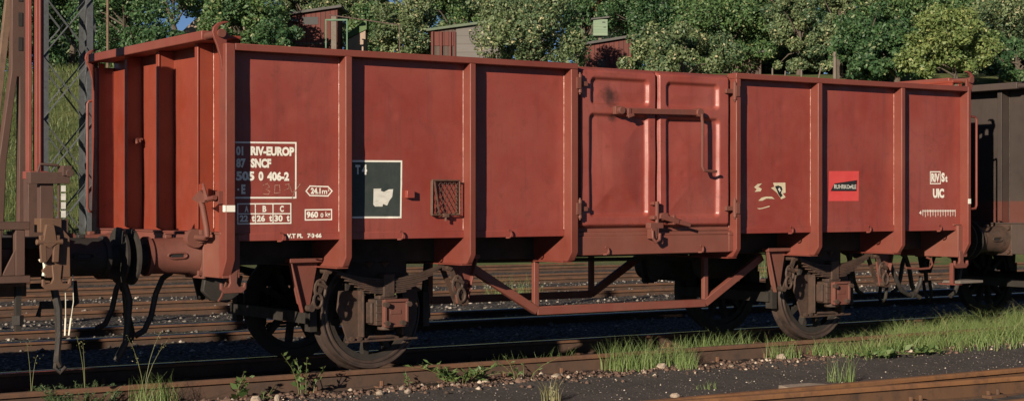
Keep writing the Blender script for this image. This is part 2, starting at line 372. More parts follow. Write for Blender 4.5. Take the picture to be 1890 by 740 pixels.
def ground_mat():
    k = NT('yard_ground')
    sp = k.n('ShaderNodeSeparateXYZ'); k.l(k.tc.outputs['Object'], sp.inputs[0])
    wob = k.noise(2.2, 5, 0.65)
    def wobble(amount, out):
        a = k.n('ShaderNodeMath'); a.operation = 'MULTIPLY_ADD'; k.l(wob, a.inputs[0]); a.inputs[1].default_value = amount; k.l(sp.outputs[1], a.inputs[2])
        return a.outputs[0]
    ash = k.mix(k.ramp(k.noise(3.0, 6, 0.7), 0.35, 0.7), (0.074, 0.064, 0.060), (0.102, 0.089, 0.083))
    ash = k.mix(k.ramp(k.noise(60.0, 4, 0.7), 0.42, 0.7, 0, 0.8), ash, (0.038, 0.033, 0.032))
    vo = k.n('ShaderNodeTexVoronoi'); vo.inputs['Scale'].default_value = 38.0; k.l(k.tc.outputs['Object'], vo.inputs['Vector'])
    wn = k.n('ShaderNodeTexWhiteNoise'); k.l(vo.outputs['Color'], wn.inputs['Vector'])
    near = k.ramp(vo.outputs['Distance'], 0.18, 0.26, 1, 0)
    pick = k.ramp(wn.outputs['Value'], 0.90, 0.93)
    ash = k.mix(k.mul(near, pick), ash, (0.34, 0.29, 0.25))
    vb = k.n('ShaderNodeTexVoronoi'); vb.inputs['Scale'].default_value = 22.0; k.l(k.tc.outputs['Object'], vb.inputs['Vector'])
    wb = k.n('ShaderNodeTexWhiteNoise'); k.l(vb.outputs['Color'], wb.inputs['Vector'])
    bal = k.mix(wb.outputs['Value'], (0.075, 0.063, 0.056), (0.24, 0.205, 0.18))
    bal = k.mix(k.ramp(vb.outputs['Distance'], 0.25, 0.55), bal, (0.025, 0.020, 0.018))
    rusty = k.mix(k.ramp(wb.outputs['Value'], 0.2, 0.9), (0.052, 0.032, 0.024), (0.13, 0.075, 0.052))
    rusty = k.mix(k.ramp(vb.outputs['Distance'], 0.25, 0.55), rusty, (0.020, 0.015, 0.013))
    shade_bal = k.mix(k.ramp(wb.outputs['Value'], 0.55, 1.0), (0.016, 0.015, 0.015), (0.050, 0.046, 0.044))  # near-black ballast: shade between the rails put into the colour
    gr = k.mix(k.ramp(k.noise(1.1, 6, 0.7), 0.35, 0.7), (0.070, 0.100, 0.030), (0.140, 0.140, 0.050))
    gr = k.mix(k.ramp(k.noise(8.0, 6, 0.7), 0.55, 0.75, 0, 0.7), gr, (0.11, 0.085, 0.05))
    y1 = wobble(0.30, 1)
    col = k.mix(k.ramp(y1, 0.38, 0.50), ash, rusty)
    col = k.mix(k.ramp(sp.outputs[1], 0.72, 0.80), col, shade_bal)
    col = k.mix(k.ramp(y1, 2.55, 2.8), col, bal)
    s1 = k.n('ShaderNodeMath'); s1.operation = 'MAXIMUM'; s1.inputs[1].default_value = 8.0; k.l(sp.outputs[0], s1.inputs[0])
    s2 = k.n('ShaderNodeMath'); s2.operation = 'MULTIPLY_ADD'; k.l(s1.outputs[0], s2.inputs[0]); s2.inputs[1].default_value = 0.65; k.l(y1, s2.inputs[2])
    col = k.mix(k.ramp(s2.outputs[0], 27.0, 29.2), col, gr)
    hb = k.n('ShaderNodeMath'); hb.operation = 'ADD'; k.l(vb.outputs['Distance'], hb.inputs[0]); k.l(k.noise(90.0, 4, 0.7), hb.inputs[1])
    k.bump(hb.outputs[0], 0.5, 0.012)
    return k.done(col, 0.92, 0.0, 0.25)
ground = np_mesh('ground', gv, gf, ground_mat(), smooth=True); struct(ground)

# ------------------------------------------------------------------ tracks
PROF = [(-.036,-.012),(-.031,-.005),(-.022,-.001),(.022,-.001),(.031,-.005),(.036,-.012),(.036,-.038),(.010,-.052),(.010,-.145),(.068,-.155),(.068,-.17),(-.068,-.17),(-.068,-.155),(-.010,-.145),(-.010,-.052),(-.036,-.038)]
def rail(parent, yc, x0, x1, mats, z=0.0, slope=0.0, xref=0.0, name='rail'):
    mb = MB(); n = len(PROF); v = []
    for x in (x0, x1):
        for a, b in PROF: v.append((x, yc + a + slope*(x-xref), b+z))
    f = [list(range(n)), list(range(2*n-1, n-1, -1))]
    mb.add(v, f, 0)
    o = len(mb.v)-2*n
    for i in range(n): mb.f.append([i+o, i+n+o, (i+1)%n+n+o, (i+1)%n+o]); mb.mi.append(1 if i in (0, 1, 2, 3, 4) else (2 if i in (5, n-1) else 0))
    return mb.build(name, mats, parent, smooth=False)
def sleepers(parent, y0, y1, x0, x1, pitch=0.65, top=-0.155, rng=random.Random(4)):
    x = x0; proto = None
    while x < x1:
        if proto is None:
            mb = MB(); mb.box(x-.12, x+.12, y0, y1, top-.14, top); proto = mb.build('sleeper', M['sleeper'], parent, bevel=0.01); px = x
        else:
            c = proto.copy(); C.objects.link(c); c.parent = parent; c.location = (x-px, rng.uniform(-.03,.03), rng.uniform(-.012,.004))
        x += pitch
RS = [M['rail_web'], M['rail_top'], M['rail_rust']]; RR = [M['rail_web'], M['rail_rust'], M['rail_rust']]; RO = [M['rail_owe'], M['rail_orange'], M['rail_orange']]
t0 = thing('railway_track', 'track carrying the red wagon, rusty near rail and shiny far rail', 'railway track', (0, 1.49, -.17), 'parallel yard tracks')
rail(t0, 0.70, -40, 90, RR); rail(t0, 2.25, -40, 90, RS)
sleepers(t0, 0.25, 2.75, -7.2, 16.0, 0.65, -0.172)
mb = MB()
xx = -7.2
while xx < 12:
    for yy in (0.70, 2.25):
        for sgn in (-1, 1):
            mb.box(xx-.055, xx+.055, yy+sgn*.04, yy+sgn*.125, -.165, -.145); mb.cyl((xx, yy+sgn*.09, -.15), (xx, yy+sgn*.09, -.10), .018, 6)
    xx += 0.65
mb.build('rail_clips', M['rail_rust'], t0, smooth=False)['kind'] = 'stuff'
for nm, lab, (ya, yb), tops, x1 in (
    ('railway_track', 'first empty track behind the red wagon, its near rail lost in shadow', (5.25, 6.75), RS, 90),
    ('railway_track', 'second empty track behind the wagon, between the first and the third', (9.5, 11.0), RR, 90),
    ('railway_track', 'third empty track behind the wagon, seen low under its floor', (13.75, 15.25), RR, 90),
    ('railway_track', 'farthest empty track, along the foot of the grass bank', (18.0, 19.5), RR, 20)):
    t = thing(nm, lab, 'railway track', (0, (ya+yb)/2, -.17), 'parallel yard tracks')
    rail(t, ya, -40, x1, tops); rail(t, yb, -40, x1, tops)
    sleepers(t, ya-.5, yb+.5, -6 if ya < 12 else 0, (14 if ya < 12 else 20), 0.65, -0.160)
tf = thing('railway_track', 'orange rusted turnout track in the bottom right foreground', 'railway track', (0, -3.2, -.17), 'parallel yard tracks')
rail(tf, -2.44, -40, 60, RO); rail(tf, -2.53, -2.3, 60, RO, -0.010, -0.0914, -1.48, 'switch_blade'); rail(tf, -3.94, -40, 60, RO)
for x in (-2.1, -1.3, -.5, .35, 1.2, 2.0, 2.8):
    yb_ = -2.53-.0914*(x+1.48); mb = MB(); mb.box(x-.10, x+.10, yb_-.17, yb_-.070, -.165, -.135); mb.cyl((x+.03, yb_-.13, -.14), (x+.03, yb_-.13, -.09), .020, 6); mb.cyl((x-.05, yb_-.10, -.14), (x-.05, yb_-.10, -.10), .022, 6)
    mb.build('slide_chair', M['rail_owe'], tf, bevel=.006)
sleepers(tf, -4.6, -1.9, -4.6, 6.0, 0.65, -0.163)

# ------------------------------------------------------------------ open goods wagon
PY = 0.11
_dings = {}
def dings(seed):
    if seed not in _dings:
        r = random.Random(int(seed*10)+3); _dings[seed] = [(r.random(), r.uniform(1.3, 2.55), r.uniform(.025, .06), r.choice((-1, 1, 1))*r.uniform(.002, .0055)) for _ in range(9)]
    return _dings[seed]
def panel_dent(x, z, seed=0.0):
    a = mnoise.noise(Vector((x*1.5+seed, z*1.7, 2.3)))*0.0085 + mnoise.noise(Vector((x*4+seed, z*4, 9.1)))*0.0026
    for px_, pz_, r_, h_ in dings(seed):
        dx = ((x*.83+px_*1.1+.55) % 1.1)-.55; q = (dx*dx+(z-pz_)**2)/(r_*r_)
        if q < 9: a += h_*math.exp(-q)
    return a
def smooth(e0, e1, t):
    t = np.clip((t-e0)/(e1-e0), 0, 1); return t*t*(3-2*t)
def rr_sdf(X_, Z_, x0, x1, z0, z1, r):
    cx, cz, hx, hz = (x0+x1)/2, (z0+z1)/2, (x1-x0)/2-r, (z1-z0)/2-r
    qx, qz = np.abs(X_-cx)-hx, np.abs(Z_-cz)-hz
    return np.hypot(np.maximum(qx,0), np.maximum(qz,0)) + np.minimum(np.maximum(qx,qz),0) - r
def heightfield(name, x0, x1, z0, z1, nx_, nz_, fn, mat, parent, back, sgn=1):
    """closed slab: its front follows y = fn(x,z), its back is flat"""
    gx, gz = np.meshgrid(np.linspace(x0, x1, nx_), np.linspace(z0, z1, nz_))
    gy = fn(gx, gz); front = np.stack([gx, gy, gz], -1).reshape(-1, 3)
    bk = front.copy(); bk[:, 1] = back
    idx = np.arange(nx_*nz_).reshape(nz_, nx_); n = nx_*nz_
    q = np.stack([idx[:-1,:-1], idx[:-1,1:], idx[1:,1:], idx[1:,:-1]], -1).reshape(-1, 4)
    fs = [q, q[:, ::-1] + n]
    for e in (idx[0, :], idx[-1, ::-1], idx[::-1, 0], idx[:, -1]):
        fs.append(np.stack([e[1:], e[:-1], e[:-1]+n, e[1:]+n], -1))
    f = np.concatenate(fs)
    o = np_mesh(name, np.concatenate([front, bk]), f, mat, parent, smooth=True)
    o.data.set_sharp_from_angle(angle=R(50))
    return o

POSTS = [(-3.34,-3.277),(-2.12,-2.06),(-1.035,-.956),(.956,1.015),(2.06,2.12),(3.28,3.335)]
def my(y, far): return 3.0 - y if far else y

def leaf_spring(cx, far, root, m):
    mb = MB(); n = 14
    for i in range(8):
        half = 0.56 - 0.055*i if i > 0 else 0.57
        pts = []
        for k in range(n+1):
            x = -half + 2*half*k/n; z = .795 - i*.0165 + .105*(x/.57)**2
            pts.append((x, z))
        poly = [(cx+x, z+.007) for x, z in pts] + [(cx+x, z-.0062) for x, z in reversed(pts)]
        j = .006*(i % 2)
        mb.prism(poly, 'y', my(.405-j, far), my(.495+j, far))
    for s in (-1, 1): mb.cyl((cx+s*.58, my(.395,far), .885), (cx+s*.58, my(.505,far), .885), .030, 14)
    o = mb.build('leaf_spring', m['gear'], root, smooth=False)
    MB().box(cx-.055, cx+.055, my(.388,far), my(.512,far), .645, .845).build('spring_buckle', m['gear'], o, bevel=.008)
    return o
def spring_hanger(cx, s, far, root, m):
    mb = MB()
    poly = [(cx+s*.93, .965), (cx+s*.655, .965), (cx+s*.69, .80), (cx+s*.735, .56), (cx+s*.80, .535), (cx+s*.85, .62)]
    mb.prism(poly, 'y', my(.455,far), my(.475,far))
    mb.bar((cx+s*.925, my(.44,far), .965), (cx+s*.815, my(.44,far), .54), .05, .016, up=(1,0,0))
    mb.box(cx+s*.945, cx+s*.64, my(.40,far), my(.50,far), .957, .995)
    o = mb.build('spring_hanger', m['red_gear'], root, bevel=.005)
    ln = MB()
    ex, ez, px_, pz = cx+s*.60, .885, cx+s*.765, .575
    for yy in (.375, .515): 
        ln.bar((ex, my(yy,far), ez+.02), (px_, my(yy,far), pz-.02), .018, .044)
    ln.cyl((ex, my(.355,far), ez), (ex, my(.53,far), ez), .026, 12); ln.cyl((px_, my(.355,far), pz), (px_, my(.53,far), pz), .028, 12)
    mx, mz = (ex+px_)/2, (ez+pz)/2
    ln.tube([(mx+.05*math.cos(a), my(.365,far), mz+.08*math.sin(a)) for a in np.linspace(0, 2*math.pi, 13)], .014, 6)
    ln.tube([(mx+s*.03+.04*math.cos(a), my(.35,far), mz-.09+.06*math.sin(a)) for a in np.linspace(0, 2*math.pi, 13)], .013, 6)
    ln.cyl((mx-.03, my(.35,far), mz+.05), (mx+.05, my(.35,far), mz+.02), .017, 8)
    ln.build('spring_link', m['gear'], o)
    return o
def wheel(cx, far, root, m):
    c = (cx, my(0, far), .5); sg = -1 if far else 1
    pr = [(.700,.492),(.715,.500),(.790,.503),(.815,.528),(.828,.530),(.835,.520),(.835,.430),(.815,.425),(.715,.425),(.704,.432),(.704,.448),(.712,.456),(.712,.474),(.700,.480)]
    prof = [(sg*a, r) for a, r in pr]
    o = MB().lathe(prof, c, 'y', 72).build('wheel', m['tyre'], root)
    sp = MB()
    for k in range(10):
        a = 2*math.pi*k/10 + .2 + (0.4 if cx > 0 else 0)
        ca, sa = math.cos(a), math.sin(a)
        sp.bar((cx+.09*ca, my(.765,far), .5+.09*sa), (cx+.43*ca, my(.765,far), .5+.43*sa), .05, .075, up=(0,1,0))
    sp.cyl((cx, my(.68,far), .5), (cx, my(.85,far), .5), .125, 24)
    sp.lathe([(sg*.715,.432),(sg*.72,.375),(sg*.81,.375),(sg*.815,.432)], c, 'y', 72)
    sp.build('spokes', m['grime'], o)
    return o
def axle_box(cx, far, root, m):
    mb = MB()
    mb.box(cx-.135, cx+.145, my(.38,far), my(.60,far), .405, .625)
    mb.box(cx-.165, cx-.135, my(.42,far), my(.58,far), .42, .60); mb.box(cx+.145, cx+.175, my(.42,far), my(.58,far), .42, .60)
    for z in (.45, .515, .58): mb.box(cx-.142, cx-.02, my(.372,far), my(.40,far), z-.008, z+.008)
    mb.cyl((cx, my(.45,far), .40), (cx, my(.45,far), .36), .075, 16)
    mb.box(cx-.09, cx+.09, my(.40,far), my(.5,far), .625, .66)
    o = mb.build('axle_box', m['gear'], root, bevel=.012)
    ld = MB(); x0, x1 = cx-.085, cx+.15
    ld.box(x0, x1, my(.335,far), my(.372,far), .395, .625)
    for a in ((x0, x1, .605, .630), (x0, x1, .390, .412)): ld.box(a[0], a[1], my(.318,far), my(.336,far), a[2], a[3])
    ld.box(x0, x0+.022, my(.318,far), my(.336,far), .412, .605); ld.box(x1-.022, x1, my(.318,far), my(.336,far), .412, .605)
    ld.box(x0+.06, x0+.17, my(.330,far), my(.336,far), .50, .535)
    lo = ld.build('lid', m['red_gear'], o, bevel=.006)
    for bx, bz in ((x0+.01,.585),(x1-.0,.585),(x0+.02,.425),(x1-.06,.425)):
        MB().cyl((bx, my(.29,far), bz), (bx, my(.338,far), bz), .024, 6).build('bolt', m['gear'], lo, smooth=False)
    return o
def horn_guard(cx, far, root, m):
    o = None
    for sg in (-1, 1):
        mb = MB()
        mb.prism([(cx+sg*.385,.70),(cx+sg*.19,.70),(cx+sg*.195,.30),(cx+sg*.21,.275),(cx+sg*.30,.258),(cx+sg*.405,.54)], 'y', my(.585,far), my(.605,far))
        mb.box(cx+sg*.205, cx+sg*.188, my(.49,far), my(.585,far), .30, .70)
        g_ = mb.build('horn_guard', m['gear'], root, bevel=.004); o = o or g_
    pl = MB(); pl.box(cx-.30, cx+.30, my(.61,far), my(.64,far), .66, 1.12); pl.build('hanger_plate', m['grime'], o)
    b = MB(); b.bar((cx-.33, my(.55,far), .262), (cx+.36, my(.55,far), .268), .06, .016)
    b.tube([(cx-.16,my(.53,far),.275),(cx-.12,my(.53,far),.295),(cx,my(.53,far),.292),(cx+.12,my(.53,far),.295),(cx+.17,my(.53,far),.275)], .014, 6)
    for q in (-.29,-.22,.24): b.cyl((cx+q, my(.515,far), .285), (cx+q, my(.56,far), .285), .02, 6)
    b.build('tie_bar', m['gear'], o)
    return o
def lashing_hook(x, y, z, s, mat, root, name='lashing_hook'):
    mb = MB(); pts = [(x-.012*s, y-.004, z-.035)]
    for a in np.linspace(-80, 110, 10): pts.append((x+.028*math.cos(R(a)), y-.030, z+.034*math.sin(R(a))))
    mb.tube(pts, .0075, 6); return mb.build(name, mat, root)
ANCHOR = [(-.046,.842-.80),(.014,.101),(.09,.141),(.075,.034),(.054,-.003),(.095,.015),(.09,-.032),(.034,-.058),(-.046,-.046),(-.102,-.007),(-.102,.016),(-.062,-.009)]
def anchor_hook(xc, zc, y, root, mat, flip=False):
    s = -1 if flip else 1
    mb = MB()
    poly = [(.0-.040,.14),(.040,.14),(.030,.035),(.045,.005),(.085,.0),(.092,.035),(.112,.035),(.112,-.015),(.075,-.048),(-.075,-.048),(-.112,-.015),(-.112,.035),(-.092,.035),(-.085,.0),(-.045,.005),(-.030,.035)]
    mb.prism([(xc+s*a, zc+b) for a, b in poly], 'y', y, y+.03)
    mb.bar((xc, y+.03, zc+.10), (xc, y+.16, zc+.12), .05, .04)
    return mb.build('tie_down_hook', mat, root, bevel=.006)
def buffer(xface, xhead, y, root, m, z=1.03):
    s = 1 if xhead > xface else -1
    o = MB().lathe([(0,0),(0,.15),(s*.006,.222),(s*.028,.226),(s*.036,.19),(s*.05,0)], (xface, y, z), 'x', 40).build('buffer', m['grime'], root)
    nk = MB(); nk.cyl((xface+s*.04, y, z), (xface+s*.20, y, z), .098, 24); nk.build('plunger', m['grime'], o)
    sh = MB(); sh.lathe([(s*.13,.10),(s*.13,.158),(s*.165,.158),(s*.17,.142),(s*.50,.148),(s*.545,.165),(s*.56,.165),(s*.56,.10)], (xface, y, z), 'x', 36)
    for a in (0, math.pi): pass
    sh.build('housing', m['buf'], o)
    MB().box(xface+s*.30, xface+s*.41, y-.1475, y-.10, z-.012, z+.022).build('slot_opening', M['ink'], o, bevel=.006)
    sl = MB()
    sl.tube([(xface+s*(.355+.045*math.cos(a)+ (0.035 if math.cos(a)>0 else -0.035)), y-.148-.004*1, z+.005+.022*math.sin(a)) for a in np.linspace(0, 2*math.pi, 17)], .008, 6)
    sl.build('drain_slot', m['buf'], o)
    kn = MB(); kn.box(xface+s*.30, xface+s*.36, y-.03, y+.03, z+.14, z+.172); kn.build('lug', m['buf'], o, bevel=.008)
    b = MB(); b.box(xface+s*.56, xface+s*.585, y-.185, y+.185, z-.185, z+.175)
    b.box(xface+s*.42, xface+s*.56, y-.10, y-.07, z-.05, z-.02); b.box(xface+s*.42, xface+s*.56, y+.07, y+.10, z-.05, z-.02)
    bo = b.build('base_plate', m['buf'], o, bevel=.006)
    for dy in (-.15, .15):
        for dz in (-.14, .13):
            MB().cyl((xface+s*.53, y+dy, z+dz), (xface+s*.565, y+dy, z+dz), .024, 6).build('bolt', m['buf'], bo, smooth=False)
    return o
HOOK = [(-4.357,2.889),(-4.397,2.888),(-4.447,2.871),(-4.484,2.837),(-4.493,2.796),(-4.478,2.751),(-4.453,2.695),(-4.425,2.60),(-4.41,2.50),(-4.385,2.50),(-4.372,2.676),(-4.369,2.757),(-4.357,2.798),(-4.385,2.803),(-4.40,2.775),(-4.425,2.765),(-4.445,2.78),(-4.450,2.816),(-4.435,2.845),(-4.403,2.866),(-4.357,2.878)]

def make_wagon(label, ox, m, detail):
    root = thing('open_wagon', label, 'goods wagon', (ox, 0, 0), 'wagons of the goods train')
    def B(mb, name, mat, parent=root, **k):
        # authored for a wagon centred on x = 0
        mb.v = [(a+ox, b, c) for a, b, c in mb.v]
        return mb.build(name, mat, parent, **k)
    class W(MB):
        def build(s, name, mat, parent=None, **k):
            s.v = [(a+ox, b, c) for a, b, c in s.v]
            return MB.build(s, name, mat, parent, **k)
    globals()['MB_'] = W
    for far in (False, True):
        # ---- side sheets between the posts
        def sheet(x0, x1, seed):
            if far:
                W().box(x0, x1, 2.864, 2.87, 1.153, 2.66).build('side_panel', m['red'], root); return
            n1, n2 = max(8, int((x1-x0)/.02)), 74
            def fn(X_, Z_):
                d = np.array([panel_dent(a+ox*3, b, seed) for a, b in zip(X_.ravel(), Z_.ravel())]).reshape(X_.shape)
                ed = np.minimum(np.minimum(X_-x0-ox, x1+ox-X_), np.minimum(Z_-1.205, 2.67-Z_)); d = d*smooth(0, .12, ed)
                return PY + d
            o = heightfield('side_panel', x0+ox, x1+ox, 1.205, 2.67, n1, n2, fn, m['red'], root, PY+.03)
            W().box(x0, x1, PY-.005, PY+.028, 1.153, 1.213).build('bottom_fold', m['red'], o, bevel=.004)
        seams = [-4.323]+[v for p in POSTS[:3] for v in p]
        for i in range(0, 6, 2): sheet(seams[i]-.01, seams[i+1]+.01, i*7.3)
        seams = [POSTS[3][1], POSTS[4][0], POSTS[4][1], POSTS[5][0], POSTS[5][1], 4.324]
        for i in range(0, 6, 2): sheet(seams[i]-.01, seams[i+1]+.01, 40+i*5.1)
        # ---- posts with their gusset running in under the floor
        for (a, b) in POSTS + [(-4.405,-4.323),(4.324,4.372)]:
            corner = abs(a) > 4.2
            top = 2.6605
            poly = [(0,top),(0,1.01),(.058,.93),(.058+.02,.925),(.135,.925),(.135,top)]
            if corner: poly = [(0,2.712),(0,1.01),(.085,.865),(.135,.865),(.135,2.712)]
            w_ = W(); w_.prism([(my(y,far), z) for y, z in poly], 'x', a, b)
            pst = w_.build('side_post', m['frame'], root, bevel=.007)
            g = W()
            if not corner:
                xg = a if a < 0 or True else b
                gp = [(.135,1.150),(.135,.925),(.64,.925),(.64,1.150)]
                g.prism([(my(y,far), z) for y, z in gp], 'x', a+.004, a+.016)
                g.box(a-.05, a+.06, my(.065,far), my(1.35,far), .915, .925)
                g.build('gusset', m['frame'], pst, bevel=.002)
            # weld bead along the sheet edge
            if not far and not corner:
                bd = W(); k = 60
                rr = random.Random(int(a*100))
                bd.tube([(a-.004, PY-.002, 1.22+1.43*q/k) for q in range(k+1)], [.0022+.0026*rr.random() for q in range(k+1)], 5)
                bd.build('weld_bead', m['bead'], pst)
        # ---- top rails
        for a, b in ((-4.323, -.956), (.956, 4.324)):
            W().box(a, b, my(0.0005,far), my(.135,far), 2.6595, 2.714).build('top_rail', m['frame'], root, bevel=.006)
        # ---- door sill
        if not far:
            s_ = W(); s_.box(-.956, .956, .058, .12, .978, 1.150); s_.box(-.956, .956, .072, .13, 1.150, 1.186); s_.box(-.956,.956,.115,.16,1.186,1.26)
            sl = s_.build('door_sill', m['sill'], root, bevel=.005)
            f_ = W(); f_.box(.905, .955, .050, .07, .985, 1.17); f_.box(.90, .96, .044, .06, 1.142, 1.150); f_.build('stop_plate', m['sill'], sl, bevel=.003)
        else:
            W().box(-.956, .956, 2.87, 2.94, .978, 1.186).build('door_sill', m['sill'], root, bevel=.005)
        # ---- pressed doors
        for x0, x1, recs, seed in ((-.905, .014, ((-.773,-.085,2.355,2.605),(-.785,-.095,1.33,2.275)), 3.0), (.024, .925, ((.125,.785,2.353,2.597),(.125,.79,1.315,2.265)), 8.0)):
            yb = .058
            def fn(X_, Z_):
                d = np.full(X_.shape, yb)
                for r in recs:
                    s1 = rr_sdf(X_, Z_, *r, .05)
                    rec = .036*smooth(.006, -.026, s1)*(1-.55*smooth(-.03, -.30, s1))
                    d = d + rec
                ed = rr_sdf(X_, Z_, x0, x1, 1.228, 2.688, .03)
                d = d + .045*smooth(-.028, .0, ed)
                d = d + np.array([panel_dent(a*1.4, b*1.4, seed) for a, b in zip(X_.ravel(), Z_.ravel())]).reshape(X_.shape)*.8
                wav = .010*np.exp(-((Z_-2.69)/.05)**2)*np.sin(X_*9+seed)
                return (d + wav) if not far else 3.0-d
            def place(): pass
            o = heightfield('door', x0+ox, x1+ox, 1.228, 2.688, 100, 140, lambda X_, Z_: fn(X_-ox, Z_), m['door'], root, my(.135,far))
            if far: continue
            # hinges
            hs = -1 if x0 < 0 else 1
            hx = -.93 if hs < 0 else .945
            for hz in (2.535, 1.40):
                h = W(); h.cyl((hx, .012, hz-.085), (hx, .012, hz+.085), .020, 10); h.box(hx-hs*.10, hx, .02, .052, hz-.02, hz+.022)
                h.box(hx, hx+hs*.05, .0-.012, .03, hz-.05, hz+.055); h.cyl((hx, .012, hz-.10), (hx, .012, hz+.10), .010, 8)
                h.build('hinge', m['latch'], o, bevel=.003)
        if not far:
            W().box(-.93, .94, .12, .135, 2.66, 2.70).build('door_lintel', m['frame'], root, bevel=.004)
    # ---- end walls
    for e in (-1, 1):
        xw = 4.235
        def fn2(Yg, Zg):
            d = np.array([panel_dent(a*1.2, b, 20+e*5+ox) for a, b in zip(Yg.ravel(), Zg.ravel())]).reshape(Yg.shape)
            return d*1.1
        gy, gz = np.meshgrid(np.linspace(.13, 2.87, 70), np.linspace(1.17, 2.76, 44)); d = fn2(gy, gz)
        fr = np.stack([np.full(gy.shape, e*xw)+d + ox, gy, gz], -1).reshape(-1, 3); bk = fr.copy(); bk[:, 0] -= e*.012
        idx = np.arange(gy.size).reshape(gy.shape); q = np.stack([idx[:-1,:-1], idx[:-1,1:], idx[1:,1:], idx[1:,:-1]], -1).reshape(-1, 4)
        if e > 0: q2 = q
        else: q2 = q[:, ::-1]
        allf = np.concatenate([q2, q2[:, ::-1]+gy.size])
        np_mesh('end_wall', np.concatenate([fr, bk]), allf, m['end'], root, smooth=True)
        for y0, y1 in ((2.16,2.205),(1.43,1.475),(.605,.650)):
            w_ = W()
            w_.prism([(e*xw, 2.76), (e*4.378, 2.755), (e*4.378, 1.24), (e*xw, 1.19)], 'y', y0, y1)
            w_.box(e*4.37, e*4.384, y0-.008, y1+.008, 1.245, 2.752)
            pw = w_.build('end_post', m['end'], root, bevel=.004)
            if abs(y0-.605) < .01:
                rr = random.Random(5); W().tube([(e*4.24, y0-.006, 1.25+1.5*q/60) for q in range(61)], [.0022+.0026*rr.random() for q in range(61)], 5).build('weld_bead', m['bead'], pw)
        W().box(e*4.22, e*4.374, .12, 2.88, 2.7605, 2.785).build('top_plate', m['end'], root, bevel=.003)
        W().box(e*4.375, e*4.475, .31, 2.92, 2.756, 2.832).build('end_beam', m['frame'], root, bevel=.008)
        W().cyl((e*4.425, .04, 2.79), (e*4.425, 2.99, 2.79), .030, 14).build('pivot_shaft', m['latch'], root)
        for far in (False, True):
            hk = W(); hk.prism([(e*-x if e > 0 else x, z) for x, z in HOOK], 'y', my(.055,far), my(.083,far))
            ho = hk.build('pivot_hook', m['frame'], root, bevel=.004)
            W().cyl((e*4.423, my(.028,far), 2.79), (e*4.423, my(.06,far), 2.79), .034, 12).build('pivot_bolt', m['latch'], ho)
            W().box(e*4.326, e*4.388, my(.137,far), my(.150,far), 1.222, 2.752).build('corner_plate', m['end'], root, bevel=.004)
            buffer(e*4.965+ox, e*4.38+ox, my(.62,far), root, m)
            anchor_hook(e*4.305+ox, .79, my(.07,far) - (.03 if far else 0), root, m['red_gear'], e > 0)
        w_ = W(); w_.box(e*4.25, e*4.40, .075, 2.925, .862, 1.206); w_.box(e*4.20, e*4.41, .09, 2.91, 1.207, 1.222)
        hs = w_.build('headstock', m['headstock'], root, bevel=.006)
        W().box(e*4.40, e*4.425, 1.30, 1.70, .92, 1.14).build('coupler_plate', m['gear'], hs, bevel=.006)
        dh = W(); dh.tube([(e*4.42,1.5,1.03),(e*4.58,1.5,1.03),(e*4.66,1.5,1.06),(e*4.70,1.5,1.11),(e*4.66,1.5,1.14)], [.05,.045,.04,.035,.02], 10)
        d_ = dh.build('draw_hook', m['gear'], root)
        sc = W(); sc.tube([(e*4.62,1.44,1.02),(e*4.66,1.44,.80),(e*4.68,1.5,.72),(e*4.66,1.56,.80),(e*4.62,1.56,1.02)], .02, 8)
        sc.cyl((e*4.66,1.5,.72),(e*4.64,1.5,.50), .025, 8); sc.tube([(e*4.64,1.45,.52),(e*4.60,1.45,.34),(e*4.60,1.5,.28),(e*4.60,1.55,.34),(e*4.64,1.55,.52)], .02, 8)
        sc.build('screw_coupling', m['grime'], d_)
        for yy in (1.05, 1.95):
            hz = W(); hz.tube([(e*4.42,yy,.88),(e*4.50,yy,.83),(e*4.56,yy,.70),(e*4.60,yy,.52),(e*4.66,yy,.40),(e*4.74,yy,.36)], .026, 8); hz.build('brake_hose', M['hose'], root)
        # handrails at the corners
        W().tube([(e*4.37,.03,2.394),(e*4.475,.03,2.390),(e*4.495,.03,2.36),(e*4.495,.03,1.425),(e*4.475,.03,1.390),(e*4.37,.03,1.384)] if e > 0 else
                 [(-4.36,2.99,2.41),(-4.43,2.99,2.405),(-4.445,2.99,2.38),(-4.445,2.99,1.41),(-4.43,2.99,1.375),(-4.36,2.99,1.37)], .013, 8).build('handrail', m['frame'], root)
    # ---- floor, frame
    W().box(-4.24, 4.24, .16, 2.84, 1.155, 1.205).build('floor', m['grime'], root)
    for far in (False, True):
        W().box(-4.25, 4.25, my(.60,far), my(.675,far), .94, 1.154).build('solebar', m['under'], root, bevel=.005)
        t_ = W(); pts = [(-1.80,.90),(-1.03,.455),(1.03,.455),(1.80,.90)]
        for p, q in zip(pts, pts[1:]): t_.bar((p[0], my(.56,far), p[1]), (q[0], my(.56,far), q[1]), .03, .075, up=(0,1,0)) if False else t_.bar((p[0], my(.56,far), p[1]), (q[0], my(.56,far), q[1]), .06, .078)
        t_.box(-1.065, -1.01, my(.535,far), my(.585,far), .47, .94); t_.box(1.01, 1.065, my(.535,far), my(.585,far), .47, .94)
        t_.build('truss_rod', m['truss'], root, bevel=.006)
        for cx in (-2.70, 2.70):
            mm = dict(m, gear=m['grime'], tyre=m['grime'], red_gear=m['grime']) if far else m  # far-side gear blackened: shade under the wagon put into the colour
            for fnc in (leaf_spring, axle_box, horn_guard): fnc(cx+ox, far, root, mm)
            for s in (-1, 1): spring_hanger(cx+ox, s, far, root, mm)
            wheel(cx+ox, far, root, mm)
            for q in (-.17, -.02): W().cyl((cx+q, my(.45,far), .945), (cx+q, my(.45,far), .90), .045, 10, .012).build('bump_stop', m['gear'], root)
